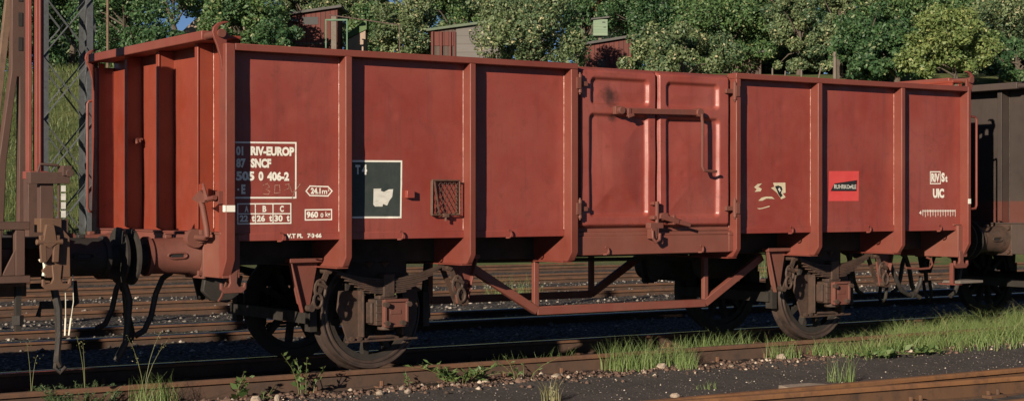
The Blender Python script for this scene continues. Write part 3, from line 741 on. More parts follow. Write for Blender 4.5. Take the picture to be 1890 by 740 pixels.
    for cx in (-2.70, 2.70):
        W().cyl((cx, .68, .5), (cx, 2.32, .5), .075, 20).build('axle', m['grime'], root)
        for s in (-1, 1):
            bk = W(); bk.box(cx+s*.55, cx+s*.63, .74, 2.26, .42, .52); 
            for yy in (.76, 2.24): bk.box(cx+s*.535, cx+s*.60, yy-.05, yy+.05, .35, .66); bk.bar((cx+s*.58,yy,.64),(cx+s*.62,yy,1.12), .03, .05)
            bk.build('brake_beam', m['grime'], root)
    b_ = W(); b_.cyl((1.75,1.42,.80),(2.2,1.42,.80), .16, 20); b_.cyl((2.2,1.42,.80),(2.24,1.42,.80), .18, 20); b_.bar((-2.1,1.5,.90),(1.76,1.5,.86), .03, .04); b_.prism([(1.03,.93),(1.33,.93),(1.30,.80),(1.24,.68),(1.18,.62),(1.10,.66),(1.06,.80)], 'y', 1.48, 1.52)
    b_.build('brake_cylinder', m['grime'], root)
    tk = W(); tk.cyl((2.05,2.1,.74),(2.05,2.75,.74), .16, 18); tk.build('air_reservoir', m['grime'], root)
    for yy in (1.36, 1.62): W().box(-4.25, 4.25, yy, yy+.08, .93, 1.15).build('centre_sill', m['grime'], root)
    for xx in (-3.9, -.3, .5, 3.9): W().box(xx, xx+.08, .676, 2.324, .95, 1.15).build('cross_bearer', m['grime'], root)
    for x_, q in ((-3.896,1),(-2.776,1),(-1.666,1),(1.754,1),(2.868,1),(3.95,1)): lashing_hook(x_+ox, PY-.006, 1.183, 1, m['frame'], root)
    for x_ in (-.617, .528): lashing_hook(x_+ox, .058, 1.018, 1, m['sill'], root)
    return root, W

gm = dict(red=M['red'], door=M['red_door'], frame=M['red_frame'], end=M['red_end'], sill=M['sill'], gear=M['gear'], red_gear=M['red_dirty'], grime=M['grime'], tyre=M['tyre'],
          buf=M['buffer_red'], headstock=M['sill'], truss=M['sill'], bead=M['bead'], latch=M['red_dirty'], under=M['grime'])  # solebar: sooty black that also paints in the shade below the panel
wag, W = make_wagon('oxide red open wagon with white lettering, double doors and card RUHRKOHLE', 0.0, gm, True)
bm_ = {k: M['brown_wagon'] for k in gm}; bm_.update(end=M['brown_end'], grime=M['grime'], gear=M['gear'], tyre=M['tyre'], buf=M['gear'], red_gear=M['gear'])
make_wagon('sooty dark brown open wagon coupled behind the right end of the red one', 10.0, bm_, False)

# ---- door furniture of the red wagon
o = MB(); o.bar((-.47,.0,2.305),(.48,.0,2.312), .026, .052); o.cyl((-.47,-.03,2.305),(-.47,.06,2.305), .036, 12); o.cyl((.47,-.035,2.312),(.47,.06,2.312), .042, 14)
o.box(-.52,-.44,.01,.06,2.27,2.345); o.box(-.40,-.36,-.02,.03,2.25,2.33)
o.bar((-.40,-.02,2.25),(-.33,-.02,2.27), .02, .03)
lb = o.build('locking_bar', M['red_dirty'], wag, bevel=.005)
MB().tube([(.485,-.03,2.30),(.497,-.03,2.20),(.495,-.03,1.80),(.512,-.03,1.765),(.56,-.03,1.758),(.67,-.03,1.755)], .015, 8).build('bar_handle', M['red_dirty'], lb)
o = MB(); o.cyl((-.035,.005,1.47),(-.035,.005,1.14), .020, 10); o.box(-.075,.0,.01,.06,1.435,1.465); o.box(-.085,.01,-.01,.06,1.30,1.335)
o.box(-.13,.03,-.015,.06,1.215,1.27); o.box(-.12,-.05,-.02,.05,1.12,1.22); o.tube([(-.11,-.02,1.20),(-.115,-.03,1.13),(-.08,-.03,1.09),(-.035,-.03,1.11),(-.02,-.02,1.17)], .017, 8)
o.bar((-.02,-.01,1.335),(.20,-.02,1.275), .045, .05); o.bar((.20,-.02,1.275),(.34,-.03,1.245), .03, .04); o.box(.13,.16,-.04,.06,1.25,1.34); o.box(.02,.09,-.015,.06,1.29,1.36)
o.build('door_latch', M['red_dirty'], wag, bevel=.006)
o = MB(); o.tube([(-.46,.054,1.99),(-.46,.053,1.98)], .001, 4)

# ---- lever gear, shaft and step at the ends of the red wagon
o = MB(); X0 = -4.47
o.cyl((X0,1.05,1.178),(X0,.22,1.182), .022, 12); o.lathe([(-.035,0),(-.035,.075),(.035,.075),(.035,0)], (X0,.46,1.172), 'y', 24); o.lathe([(-.02,0),(-.02,.055),(.02,.055),(.02,0)], (X0,.54,1.172), 'y', 24)
o.tube([(X0,.40,1.18),(X0,.24,1.18),(X0-.01,.19,1.20),(X0-.01,.20,1.26),(X0-.01,.27,1.42),(X0-.005,.31,1.46)], .024, 10)
o.prism([(.47,1.49),(.34,1.455),(.22,1.46),(.20,1.51),(.28,1.545),(.31,1.56)], 'x', X0-.02, X0+.01)
o.tube([(X0-.01,.19,1.48),(X0-.02,.20,1.53),(X0-.02,.245,1.61)], [.022,.016,.008], 8)
o.cyl((X0,.20,1.485),(X0,.06,1.50), .020, 10); o.box(X0+.03,X0+.11,.05,.12,1.45,1.55); o.box(X0,X0+.10,.12,.20,1.47,1.51)
o.box(X0+.02,X0+.10,.36,.42,1.14,1.24)
o.build('end_lock_lever', M['red_dirty'], wag, bevel=.0)
MB().box(-4.40,-4.384,.46,.54,1.53,1.61).build('lamp_bracket', M['red_end'], wag, bevel=.004)
MB().box(-4.40,-4.384,.46,.51,1.19,1.23)
o = MB(); o.tube([(-4.25,.30,.86),(-4.25,.34,.80),(-4.25,.42,.70),(-4.25,.48,.66)], .012, 6); o.build('grab_iron', M['red_dirty'], wag)
o = MB(); o.prism([(-4.36,.86),(-4.02,.86),(-4.06,.70),(-4.16,.64),(-4.30,.66),(-4.38,.74)], 'y', .50, .56); o.build('axle_stop', M['grime'], wag, bevel=.01)
o = MB(); o.bar((4.20,.12,.80),(4.20,.12,.575), .045, .03); o.box(4.185,4.30,.06,.30,.560,.575); st = o.build('step_bracket', M['red_dirty'], wag, bevel=.003)
MB().box(4.24,4.62,.04,.28,.576,.606).build('step_board', M['wood'], st, bevel=.006)
o = MB(); o.tube([(3.62,.52,.93),(3.66,.52,.80),(3.74,.50,.62),(3.82,.50,.50),(3.95,.50,.44),(4.05,.50,.46),(4.12,.50,.56),(4.14,.50,.64)], .024, 8); o.cyl((3.98,.50,.44),(4.04,.50,.45), .036, 10)
o.build('hanging_hose', M['hose'], wag)
o = MB(); o.tube([(4.0,.30,.86),(4.05,.28,.84),(4.07,.28,.78),(4.02,.28,.74),(3.90,.30,.735),(3.70,.32,.75)], .012, 6); o.build('pull_rod', M['red_dirty'], wag)
o = MB(); 
for cy in (2.30, 2.10): o.tube([(-4.26,cy,2.02),(-4.30,cy,2.03),(-4.33,cy-.03,2.02),(-4.33,cy-.05,1.98)], .014, 6)
o.bar((-4.30,2.36,2.02),(-4.30,2.06,2.01), .02, .03); o.build('cable_hook', M['red_dirty'], wag)
MB().box(-2.715,-2.640,.062,.108,1.497,1.562).build('lug_block', M['red'], wag, bevel=.004)

# ---- lettering on the red wagon (paint a hair proud of the sheet)
BAYS = [(-4.323,-3.34,0.0),(-3.277,-2.12,14.6),(-2.06,-1.035,29.2),(1.015,2.06,40.0),(2.12,3.28,50.2),(3.335,4.324,60.4)]
def sheet_y(x, z):
    if z < 1.215: return PY-.005
    for a, b, sd in BAYS:
        if a-.02 <= x <= b+.02:
            ed = min(x-a+.01, b+.01-x, z-1.205, 2.67-z)
            t = max(0.0, min(1.0, ed/.12)); return PY + panel_dent(x, z, sd)*t*t*(3-2*t)
    return PY
class Paint:
    def __init__(s): s.m = {}
    def _mb(s, mat): return s.m.setdefault(mat, MB())
    def put(s, pts, faces, mat, dy):
        s._mb(mat).add([(x, sheet_y(x, z)-.0014-dy, z) for x, z in pts], faces)
    def quad(s, pts, mat, dy=0.0):
        if len(pts) != 4: s.put(pts, [list(range(len(pts)))], mat, dy+.0012); return
        L1 = max(math.dist(pts[0], pts[1]), math.dist(pts[2], pts[3])); L2 = max(math.dist(pts[1], pts[2]), math.dist(pts[3], pts[0]))
        n, m = max(1, int(L1/.04)), max(1, int(L2/.04)); P_ = []
        for j in range(m+1):
            for i in range(n+1):
                u, v = i/n, j/m
                P_.append(tuple((pts[0][k]*(1-u)+pts[1][k]*u)*(1-v)+(pts[3][k]*(1-u)+pts[2][k]*u)*v for k in (0, 1)))
        s.put(P_, [(j*(n+1)+i, j*(n+1)+i+1, (j+1)*(n+1)+i+1, (j+1)*(n+1)+i) for j in range(m) for i in range(n)], mat, dy)
    def line(s, p, q, w_, mat, dy=0.0):
        d = Vector((q[0]-p[0], q[1]-p[1])); L_ = d.length; d /= max(L_,1e-6); n = Vector((-d.y, d.x))*w_/2; e = d*w_*.48
        a = Vector(p)-e; b = Vector(q)+e
        s.quad([tuple(a-n), tuple(b-n), tuple(b+n), tuple(a+n)], mat, dy)
    def poly(s, pts, w_, mat, closed=True, dy=0.0):
        n = len(pts)
        for i in range(n if closed else n-1):
            s.line(pts[i], pts[(i+1)%n], w_, mat, dy + .00025*(i % 2))
    def text(s, body, x0, x1, z0, z1, mat, bold=0.02, dy=0.0):
        v, f = text_mesh(body, bold)
        s.put([(x0+a*(x1-x0), z0+b*(z1-z0)) for a, b in v], f, mat, dy+.0004)
    def build(s, name, parent, first):
        mats = list(s.m); main = MB()
        for i, k in enumerate(mats):
            main.add(s.m[k].v, s.m[k].f, i)
        return main.build(name, [M[k] for k in mats], parent, smooth=False)
def paint(name, parent=wag, y=0.1015):
    p = Paint(); p.y = y; p.name = name; return p
LW = .012
p = paint('number_marking')
p.poly([(-4.33,1.937),(-3.739,1.944),(-3.739,1.499),(-4.33,1.498)], .013, 'white')
p.text('01', -4.268,-4.205,1.834,1.908,'white',.05); p.text('RIV-EUROP', -4.140,-3.753,1.836,1.910,'white',.055)
p.text('87', -4.267,-4.184,1.736,1.811,'white',.05); p.text('SNCF', -4.140,-3.959,1.738,1.812,'white',.055)
p.text('505', -4.268,-4.108,1.634,1.709,'white',.05); p.text('0', -4.072,-4.028,1.634,1.709,'white',.05); p.text('406-2', -3.995,-3.799,1.634,1.709,'white',.055)
p.text('E', -4.222,-4.185,1.528,1.604,'white',.05); p.quad([(-4.256,1.556),(-4.241,1.556),(-4.241,1.571),(-4.256,1.571)],'white')
p.build(p.name, wag, 'white')
p = paint('chalk_scrawl')
p.poly([(-4.03,1.60),(-3.99,1.612),(-3.975,1.585),(-4.005,1.565),(-3.97,1.55),(-3.985,1.525),(-4.03,1.53)], .006, 'chalk', False)
p.poly([(-3.925,1.60),(-3.885,1.60),(-3.88,1.54),(-3.93,1.535),(-3.925,1.60)], .006, 'chalk', False)
p.poly([(-3.83,1.605),(-3.80,1.61),(-3.80,1.575),(-3.84,1.56)], .006, 'chalk', False); p.poly([(-3.79,1.59),(-3.775,1.545),(-3.735,1.555)], .006, 'chalk', False, .001); p.poly([(-3.70,1.61),(-3.75,1.545),(-3.775,1.49)], .007, 'chalk', False, .001)
p.build(p.name, wag, 'chalk')
p = paint('load_table')
p.poly([(-4.254,1.449),(-3.784,1.451),(-3.784,1.293),(-4.254,1.291)], .010, 'white'); p.line((-4.25,1.370),(-3.788,1.370), .009, 'white', .0006)
for x in (-4.100,-3.944): p.line((x,1.296),(x,1.446), .009, 'white', .0009)
for ch, x in (('A',-4.178),('B',-4.020),('C',-3.866)): p.text(ch, x-.016, x+.018, 1.384,1.435,'white',.042)
for ch, x, u in (('22',-4.238,-4.132),('26',-4.088,-3.978),('30',-3.932,-3.822)):
    p.text(ch, x, x+.074, 1.307,1.359,'white',.042); p.text('t', u, u+.026, 1.307,1.360,'white',.05)
p.build(p.name, wag, 'white')
p = paint('floor_area_mark')
p.poly([(-3.645,1.553),(-3.610,1.594),(-3.444,1.590),(-3.407,1.555),(-3.444,1.514),(-3.610,1.517)], .010, 'white')
p.text('24.1', -3.602,-3.512,1.530,1.580,'white',.05); p.text('m', -3.500,-3.452,1.530,1.560,'white',.02); p.text('2', -3.447,-3.432,1.553,1.572,'white',.02); p.build(p.name, wag, 'white')
p = paint('tare_mark'); p.poly([(-3.652,1.400),(-3.412,1.402),(-3.412,1.320),(-3.652,1.318)], .010, 'white')
p.text('960', -3.640,-3.535,1.334,1.388,'white',.042); p.text('0', -3.513,-3.487,1.337,1.374,'white',.02); p.text('kg', -3.468,-3.424,1.331,1.385,'white',.02); p.build(p.name, wag, 'white')
p = paint('date_mark'); p.text('V.T PL   7·3·66', -3.823,-3.508,1.171,1.209,'white',.05); p.build(p.name, wag, 'white')
p = paint('chalk_board'); p.quad([(-3.29,1.337),(-2.752,1.336),(-2.748,1.806),(-3.29,1.803)], 'board', -.0006)
p.poly([(-3.285,1.803),(-2.746,1.808),(-2.755,1.334),(-3.285,1.337)], .015, 'white'); p.text('T', -3.188,-3.142,1.694,1.773,'white',.05); p.text('4', -3.127,-3.078,1.692,1.776,'white',.05)
cb = p.build(p.name, wag, 'board')
p = paint('torn_paper'); p.quad([(-3.016,1.575),(-2.942,1.577),(-2.947,1.558),(-2.918,1.549),(-2.868,1.57),(-2.828,1.572),(-2.838,1.508),(-2.868,1.473),(-2.888,1.434),(-2.927,1.447),(-2.932,1.426),(-3.005,1.426),(-3.02,1.443)], 'paper', .001); p.build(p.name, cb, 'paper')
p = paint('uic_mark'); p.poly([(3.848,1.786),(4.010,1.788),(4.010,1.660),(3.848,1.658)], .011, 'white'); p.text('RIV', 3.862,3.998,1.677,1.771,'white',.05)
p.text('S', 4.026,4.080,1.678,1.778,'white',.055); p.text('t', 4.087,4.122,1.678,1.748,'white',.055); p.text('UIC', 3.888,4.066,1.505,1.607,'white',.055); p.build(p.name, wag, 'white')
p = paint('scale_mark'); p.text('4', 3.672,3.708,1.328,1.368,'white',.02); p.line((3.725,1.362),(4.244,1.362), .006, 'white'); p.line((3.725,1.372),(4.244,1.372), .004, 'white', .0004)
for k in range(14): p.line((3.728+k*.0395,1.306 if k%2 else 1.318),(3.728+k*.0395,1.376), .007, 'white', .0008)
p.build(p.name, wag, 'white')
p = paint('company_card', y=.1030)
p.quad([(2.316,1.472),(2.752,1.473),(2.752,1.782),(2.316,1.778)], 'card')
p.quad([(2.344,1.574),(2.720,1.575),(2.726,1.689),(2.400,1.653)], 'ink', .001); p.text('RUHRKOHLE', 2.394,2.713,1.598,1.642,'paper',.02,.0018)
p.build(p.name, wag, 'card')
p = paint('torn_sticker')
p.quad([(1.393,1.647),(1.334,1.64),(1.288,1.609),(1.323,1.588),(1.297,1.563),(1.376,1.568),(1.391,1.593),(1.346,1.611)], 'cream')
p.quad([(1.541,1.654),(1.709,1.657),(1.713,1.554),(1.673,1.55),(1.713,1.51),(1.655,1.49),(1.595,1.554),(1.547,1.584),(1.512,1.602),(1.559,1.615)], 'cream')
p.quad([(1.565,1.62),(1.613,1.627),(1.655,1.616),(1.67,1.589),(1.649,1.554),(1.673,1.528),(1.643,1.507),(1.613,1.541),(1.589,1.585)], 'ink', .001)
p.quad([(1.615,1.60),(1.632,1.605),(1.640,1.585),(1.652,1.575),(1.636,1.57),(1.628,1.56),(1.622,1.578),(1.608,1.585)], 'paper', .0016)
p.quad([(1.346,1.475),(1.387,1.505),(1.446,1.516),(1.524,1.516),(1.565,1.492),(1.524,1.495),(1.452,1.497),(1.399,1.475)], 'cream')
for x in (1.385,1.43,1.475,1.52): p.quad([(x,1.492),(x+.022,1.494),(x+.018,1.507),(x-.002,1.505)], 'ink', .001)
p.quad([(1.323,1.401),(1.382,1.402),(1.5,1.427),(1.494,1.415),(1.399,1.396),(1.358,1.392)], 'cream'); p.build(p.name, wag, 'cream')
for nm, x0, x1, z0, z1 in (('reflector_patch',-4.40,-4.328,1.387,1.438),('reflector_patch',4.322,4.366,1.443,1.496)):
    o = MB(); o.box(x0, x1, -.003, .0, z0, z1)
    if x0 < 0: o.box(-4.409, -4.4065, .0, .05, z0, z1)
    o.build(nm, M['white'], wag, smooth=False)
# waybill holder: wire basket
o = MB()
fr_ = [(-2.464,.062,1.650),(-2.190,.062,1.648),(-2.190,.062,1.355),(-2.470,.062,1.352)]
o.tube(fr_+[fr_[0]], .009, 6); fr2 = [(-2.455,.095,1.645),(-2.20,.095,1.643),(-2.20,.095,1.36),(-2.46,.095,1.357)]; o.tube(fr2+[fr2[0]], .008, 6)
for a, b in zip(fr_, fr2): o.cyl(a, b, .007, 6)
o.bar((-2.45,.054,1.64),(-2.40,.054,1.36), .008, .012); o.box(-2.36,-2.31,.04,.10,1.335,1.365); o.cyl((-2.335,.055,1.345),(-2.335,.055,1.30), .010, 6)
hd = o.build('waybill_holder', M['wire'], wag)
o = MB()
for k in range(-6, 9):
    a0 = -2.46+k*.045
    for d in (-1, 1):
        p0 = Vector((a0, .078, 1.36 if d > 0 else 1.64)); p1 = p0 + Vector((.18, 0, d*.28))
        t0_, t1_ = 0.0, 1.0
        if p0.x < -2.455: t0_ = (-2.455-p0.x)/.18
        if p1.x > -2.20: t1_ = (-2.20-p0.x)/.18
        if t1_ > t0_ and t0_ < 1 and t1_ > 0: o.cyl(p0.lerp(p1, t0_), p0.lerp(p1, t1_), .0028, 4)
o.build('wire_mesh', M['wire'], hd)

# ------------------------------------------------------------------ stake wagon at the left
sw = thing('stake_wagon', 'brown flat wagon with tall stakes coupled at the left edge', 'goods wagon', (-5.62, 0, 0), 'wagons of the goods train')
sm = dict(gm); sm.update(red_gear=M['stake_brown'], buf=M['grime'])
MB().box(-15.5, -5.75, .20, 2.80, 1.12, 1.20).build('deck', M['sleeper'], sw, bevel=.01)
o = MB(); o.box(-5.78,-5.62,.20,2.90,.90,1.19); o.build('headstock', M['stake_brown'], sw, bevel=.006)
o = MB(); o.prism([(-5.75,1.33),(-5.635,1.205),(-5.630,.905),(-5.80,.905),(-5.845,.955),(-5.75,1.10)], 'y', .06, .09)
o.box(-5.86,-5.70,.05,.20,1.24,1.345); o.build('corner_bracket', M['stake_head'], sw, bevel=.005)
o = MB(); o.box(-5.845,-5.745,.10,.18,1.34,1.60); o.box(-5.93,-5.63,.07,.17,1.60,1.685); o.box(-5.69,-5.62,.055,.175,1.66,1.735); o.cyl((-5.64,.04,1.68),(-5.64,.19,1.68), .03, 10)
o.tube([(-5.86,.12,1.68),(-5.84,.12,1.745),(-5.70,.12,1.735)], .012, 6); o.box(-5.715,-5.70,.09,.11,1.34,1.60); o.prism([(-5.70,1.33),(-5.64,1.34),(-5.64,1.22),(-5.70,1.20)], 'y', .08, .11)
o.build('end_post', M['stake_brown'], sw, bevel=.004)
o = MB()
for k in range(4): o.box(-5.69,-5.655,.095,.105,1.35+k*.064,1.40+k*.064)
o.build('striped_plate', M['paper'], sw, smooth=False)
o = MB()
for dx in (-.055, .055):
    o.bar((-5.80+dx,.03,1.22),(-5.80+dx*.8,.03,1.02), .03, .045)
o.cyl((-5.90,.03,1.17),(-5.70,.03,1.17), .022, 10); o.prism([(-5.83,1.30),(-5.77,1.30),(-5.745,1.16),(-5.80,1.12),(-5.855,1.16)], 'y', .01, .05)
o.build('stake_clamp', M['stake_head'], sw, bevel=.005)
anchor_hook(-5.735, .86, .05, sw, M['stake_head'])
buffer(-5.025, -5.62, .62, sw, sm, 1.04); buffer(-5.025, -5.62, 2.38, sw, sm, 1.04)
def stake(xc, y, k=1.0, mat=M['stake_brown']):
    o = MB(); Z = lambda z: 1.471+(z-1.471)*k
    P_ = [(-.055,4.0),(.055,4.0),(.055,2.50),(.062,2.20),(.060,.95),(-.012,.95),(-.004,2.10),(-.004,2.38),(-.020,2.38),(-.10,1.75),(-.135,.95),(-.215,.95),(-.15,1.80),(-.062,2.42)]
    o.prism([(xc+a*k, Z(z)) for a, z in P_], 'y', y, y+.09)
    o.prism([(xc-.05*k,Z(.95)),(xc+.06*k,Z(.95)),(xc+.06*k,Z(1.20)),(xc,Z(1.15))], 'y', y-.03, y-.001)
    st = o.build('stake', mat, sw, bevel=.006)
    sl = MB()
    for z in (2.62, 2.80, 2.98): sl.box(xc-.014*k, xc+.016*k, y-.006, y-.001, Z(z)-.055, Z(z)+.055)
    sl.build('slots', M['grime'], st, smooth=False)
    return st
stake(-5.60, 1.345, 1.108); stake(-5.60, 2.09, 1.108)
for xc in (-7.6, -9.6, -11.2, -12.9, -14.6): stake(xc, 2.80)
for xc in (-10.6, -12.2, -13.9): stake(xc, .10)
o = MB(); o.box(-15.4,-5.925,.08,.20,.87,.925); o.box(-15.4,-5.925,.088,.20,1.26,1.32); o.box(-6.03,-5.96,.095,.19,.925,1.26); o.box(-6.20,-6.13,.095,.19,.925,1.26); o.prism([(-6.13,.925),(-6.03,.925),(-6.03,1.12)], 'y', .10, .12); o.build('side_rail', M['stake_brown'], sw, bevel=.005)
o = MB(); o.bar((-5.63,1.44,3.42),(-5.81,1.44,1.78), .055, .055); o.build('leaning_stay', M['mast_rust'], sw, bevel=.004)
o = MB(); o.box(-5.785,-5.76,.56,.64,1.70,3.08); o.box(-5.735,-5.675,.53,.61,1.70,3.08); o.box(-5.715,-5.70,.515,.53,1.70,3.08); o.box(-5.80,-5.65,.50,.66,1.64,1.70); o.build('stanchion', M['stake_red'], sw, bevel=.004)
MB().box(-5.80,-5.66,.52,.64,1.20,1.64).build('stanchion_socket', M['stake_brown'], sw, bevel=.004)
MB().box(-15.4,-5.93,.205,.26,.84,1.118).build('added_shade_sill', M['stake_brown'], sw, bevel=.005)  # sill added to keep sun off the far rail
o = MB(); o.box(-15.4,-5.78,.62,.70,.74,1.118); o.box(-15.4,-5.78,2.30,2.38,.88,1.118); o.build('solebar', M['stake_brown'], sw, bevel=.006)  # near beam made deeper to shade the far rail
for cx in (-8.6, -13.2):
    for far in (False, True):
        wheel(cx, far, sw, gm); axle_box(cx, far, sw, sm); leaf_spring(cx, far, sw, sm); horn_guard(cx, far, sw, sm)
    MB().cyl((cx,.7,.5),(cx,2.3,.5), .075, 16).build('axle', M['grime'], sw)
o = MB(); o.tube([(-5.66,.35,.90),(-5.655,.35,.80),(-5.625,.35,.66),(-5.62,.35,.45),(-5.63,.35,.34),(-5.635,.35,.26),(-5.61,.35,.215)], [.030,.030,.032,.028,.024,.03,.02], 8); o.tube([(-5.64,.35,.28),(-5.65,.35,.21),(-5.61,.35,.17),(-5.57,.35,.21)], .017, 8); o.build('brake_hose', M['hose'], sw)
o = MB(); o.tube([(-5.62,1.02,.90),(-5.10,.98,.90),(-4.88,.96,.84),(-4.83,.95,.66),(-4.845,.95,.46),(-4.86,.95,.32),(-4.90,.95,.24),(-4.945,.95,.175)], [.034,.034,.034,.032,.028,.026,.032,.022], 8); o.build('brake_hose', M['hose'], sw)
o = MB(); o.bar((-5.95,.30,.88),(-5.95,.30,.50), .05, .04); o.cyl((-5.95,.30,.62),(-5.95,.30,.55), .045, 8); o.build('drain_pipe', M['grime'], sw)
o = MB(); o.tube([(-5.66,.9,.80),(-5.50,.9,.80),(-5.30,.9,.82),(-5.29,.9,.66),(-5.32,.9,.64),(-5.58,.9,.64),(-5.60,.9,.56)], .022, 8); o.box(-5.58,-5.32,.87,.93,.63,.68); o.build('shunter_step', M['grime'], sw)
o = MB(); o.tube([(-5.86,.08,1.03),(-5.83,.075,1.05),(-5.82,.075,.98),(-5.83,.075,.92)], .014, 6); o.build('rope_tag', M['rope'], sw)
o = MB()
for dx in (0, .06):
    o.tube([(-5.66+dx,.10,.92),(-5.655+dx,.10,.72),(-5.655+dx*.7,.10,.60)], .003, 4); o.tube([(-5.655+dx*.7,.10,.60),(-5.66+dx*.5,.10,.47)], .006, 5)
o.build('rope_ends', M['rope'], sw)

# ------------------------------------------------------------------ lattice masts
def lattice(name, label, x, y, wdt, leg, z0, z1, pitch, mat, group='lattice masts'):
    t = thing(name, label, 'lattice mast', (x, y, z0), group)
    h = wdt/2; hd = h*.45; cs = [(-h,-hd),(h,-hd),(h,hd),(-h,hd)]
    for a, b in cs:
        o = MB(); sx = 1 if a < 0 else -1; sy = 1 if b < 0 else -1
        o.box(x+a, x+a+sx*leg, y+b, y+b+sy*.012, z0, z1); o.box(x+a, x+a+sx*.012, y+b+sy*.0122, y+b+sy*leg, z0, z1); o.build('leg', mat, t)
    o = MB()
    for i in range(4):
        (a, b), (c, d) = cs[i], cs[(i+1) % 4]; z = z0 + (pitch/2 if i % 2 else 0); k = 0
        while z + pitch < z1:
            up = (0,1,0) if i % 2 == 0 else (1,0,0)
            off = .02
            p = Vector((x+a, y+b, z)); q = Vector((x+c, y+d, z+pitch)); 
            if k % 2: p, q = Vector((x+a, y+b, z+pitch)), Vector((x+c, y+d, z))
            o.bar(p, q, .012, leg*.7, up=up)
            p2, q2 = Vector((p.x, p.y, q.z)), Vector((q.x, q.y, p.z)); nrm = Vector((0,1,0)) if i % 2 == 0 else Vector((1,0,0))
            o.bar(p2+nrm*.014, q2+nrm*.014, .012, leg*.7, up=up)
            z += pitch; k += 1
    o.build('lacing', mat, t)
    MB().box(x-h-.2, x+h+.2, y-h-.2, y+h+.2, z0-.3, z0+.12).build('footing', M['wood'], t, bevel=.02)
    return t
lattice('lattice_mast', 'grey lattice mast with crossed bracing, standing on the grass bank at left', 3.57, 26.88, 1.25, .155, .42, 14.0, 1.50, M['mast'])
lattice('lattice_mast', 'slim rusty lattice mast rising among the olive trees', 41.6, 42.6, .34, .07, 6.0, 17.0, .42, M['mast_rust'])

# ------------------------------------------------------------------ sheds and huts
def shed(name, label, c, ang, wdt, dep, h0, h1, wall, roof, extra=None, over=.18):
    """mono-pitch shed, front centre at c (ground), front width wdt seen along +x local, roof h0 (left) to h1 (right)"""
    t = thing(name, label, 'shed', c, 'allotment sheds on the bank'); t.rotation_euler.z = ang
    class L_(MB):
        def build(s, nm, mat, parent=None, **k):
            ofs = wloc(parent); s.v = [(a+ofs.x, b+ofs.y, d+ofs.z) for a, b, d in s.v]; return MB.build(s, nm, mat, parent, **k)
    o = L_(); o.prism([(-wdt/2,-.5),(wdt/2,-.5),(wdt/2,h1),(-wdt/2,h0)], 'y', 0, dep); wl = o.build('wall', wall, t, smooth=False)
    sl = (h1-h0)/wdt
    o = L_(); o.prism([(-wdt/2-over,h0-over*sl+.015),(wdt/2+over,h1+over*sl+.015),(wdt/2+over,h1+over*sl+.11),(-wdt/2-over,h0-over*sl+.11)], 'y', -over, dep+over); o.build('roof', roof, t, smooth=False)
    return t, L_
AZ = -0.6
t, L_ = shed('garden_shed', 'tall red board shed behind the green frame, roof rising right', (20.0, 45.75, 6.3), AZ, 2.1, 2.0, 2.45, 2.75, M['hut_red'], M['felt'])
o = L_(); o.box(-1.03,1.03,-.03,-.002,1.32,1.42); o.build('batten', M['hut_dark'], t, smooth=False)
o = L_(); o.box(-.32,.30,-.012,-.001,2.12,2.42); o.build('vent_gap', M['ink'], t, smooth=False)
t, L_ = shed('lean_to', 'low dark lean-to joined to the left of the tall red shed', (18.75, 46.6, 6.3), AZ, 1.7, 1.4, 2.55, 2.22, M['hut_dark'], M['felt'])
t = thing('door_frame', 'two green painted posts and rails before the red shed', 'frame', (20.2, 44.6, 6.2)); t.rotation_euler.z = AZ
class LL(MB):
    def build(s, nm, mat, parent=None, **k):
        ofs = wloc(parent); s.v = [(a+ofs.x, b+ofs.y, d+ofs.z) for a, b, d in s.v]; return MB.build(s, nm, mat, parent, **k)
for dx in (-.12, .70):
    LL().box(dx-.026, dx+.026, -.025, .025, -.3, 2.34).build('post', M['green_paint'], t, smooth=False)
LL().box(-.12, .70, -.028, .028, 2.28, 2.342).build('rail', M['green_paint'], t, smooth=False)
t = thing('wooden_post', 'thick grey brown post between the green posts of the shed', 'post', (20.42, 44.6, 6.2)); t.rotation_euler.z = AZ
LL().box(-.10, .10, -.10, .10, -.3, 2.45).build('shaft', M['wood'], t, smooth=False)
t = thing('pole_rail', 'long grey pole rail reaching right from the red shed', 'rail', (21.0, 44.2, 8.62)); t.rotation_euler.z = AZ
LL().bar((-.9,0,.10),(1.9,0,-.30), .04, .04).build('pole', M['hut_dark'], t)
LL().bar((1.85,0,-.30),(1.85,0,-2.4), .04, .04).build('leg', M['hut_dark'], t)
t = thing('garden_tent', 'small beige canvas tent right of the red shed', 'tent', (22.2, 46.2, 6.4)); t.rotation_euler.z = AZ
LL().prism([(-.35,0),(.45,0),(.45,1.95),(-.35,1.55)], 'y', 0, 1.0).build('wall', M['canvas'], t, smooth=False)
LL().prism([(-.42,1.56),(.5,2.0),(.5,2.42),(-.42,1.72)], 'y', -.05, 1.05).build('roof', M['net'], t, smooth=False)
t, L_ = shed('garden_shed', 'grey sheeted shed with open red porch, green roof sloping left', (25.25, 41.7, 6.0), AZ, 1.75, 1.8, 2.25, 2.48, M['hut_grey'], M['felt_green'])
t, L_ = shed('open_porch', 'open dark porch on red posts beside the grey shed', (24.15, 42.5, 6.0), AZ, 1.0, 1.2, 2.12, 2.26, M['hut_dark'], M['felt_green'])
for dx in (-.44, -.10, .26, .44):
    o = L_(); o.box(dx-.03, dx+.03, -.10, -.04, -.3, 2.1); o.build('post', M['hut_red'], t, smooth=False)
o = L_(); o.box(-.5,.5,-.035,-.005,1.55,2.1); o.build('upper_boards', M['hut_red'], t, smooth=False)
t, L_ = shed('garden_shed', 'plain red board shed below the small green pigeon loft', (29.5, 38.85, 5.7), AZ, 1.75, 1.8, 1.88, 2.16, M['hut_red'], M['felt'])
o = L_(); o.box(-.45,-.10,-.03,-.002,.95,1.32); o.build('window', M['hut_dark'], t, smooth=False)
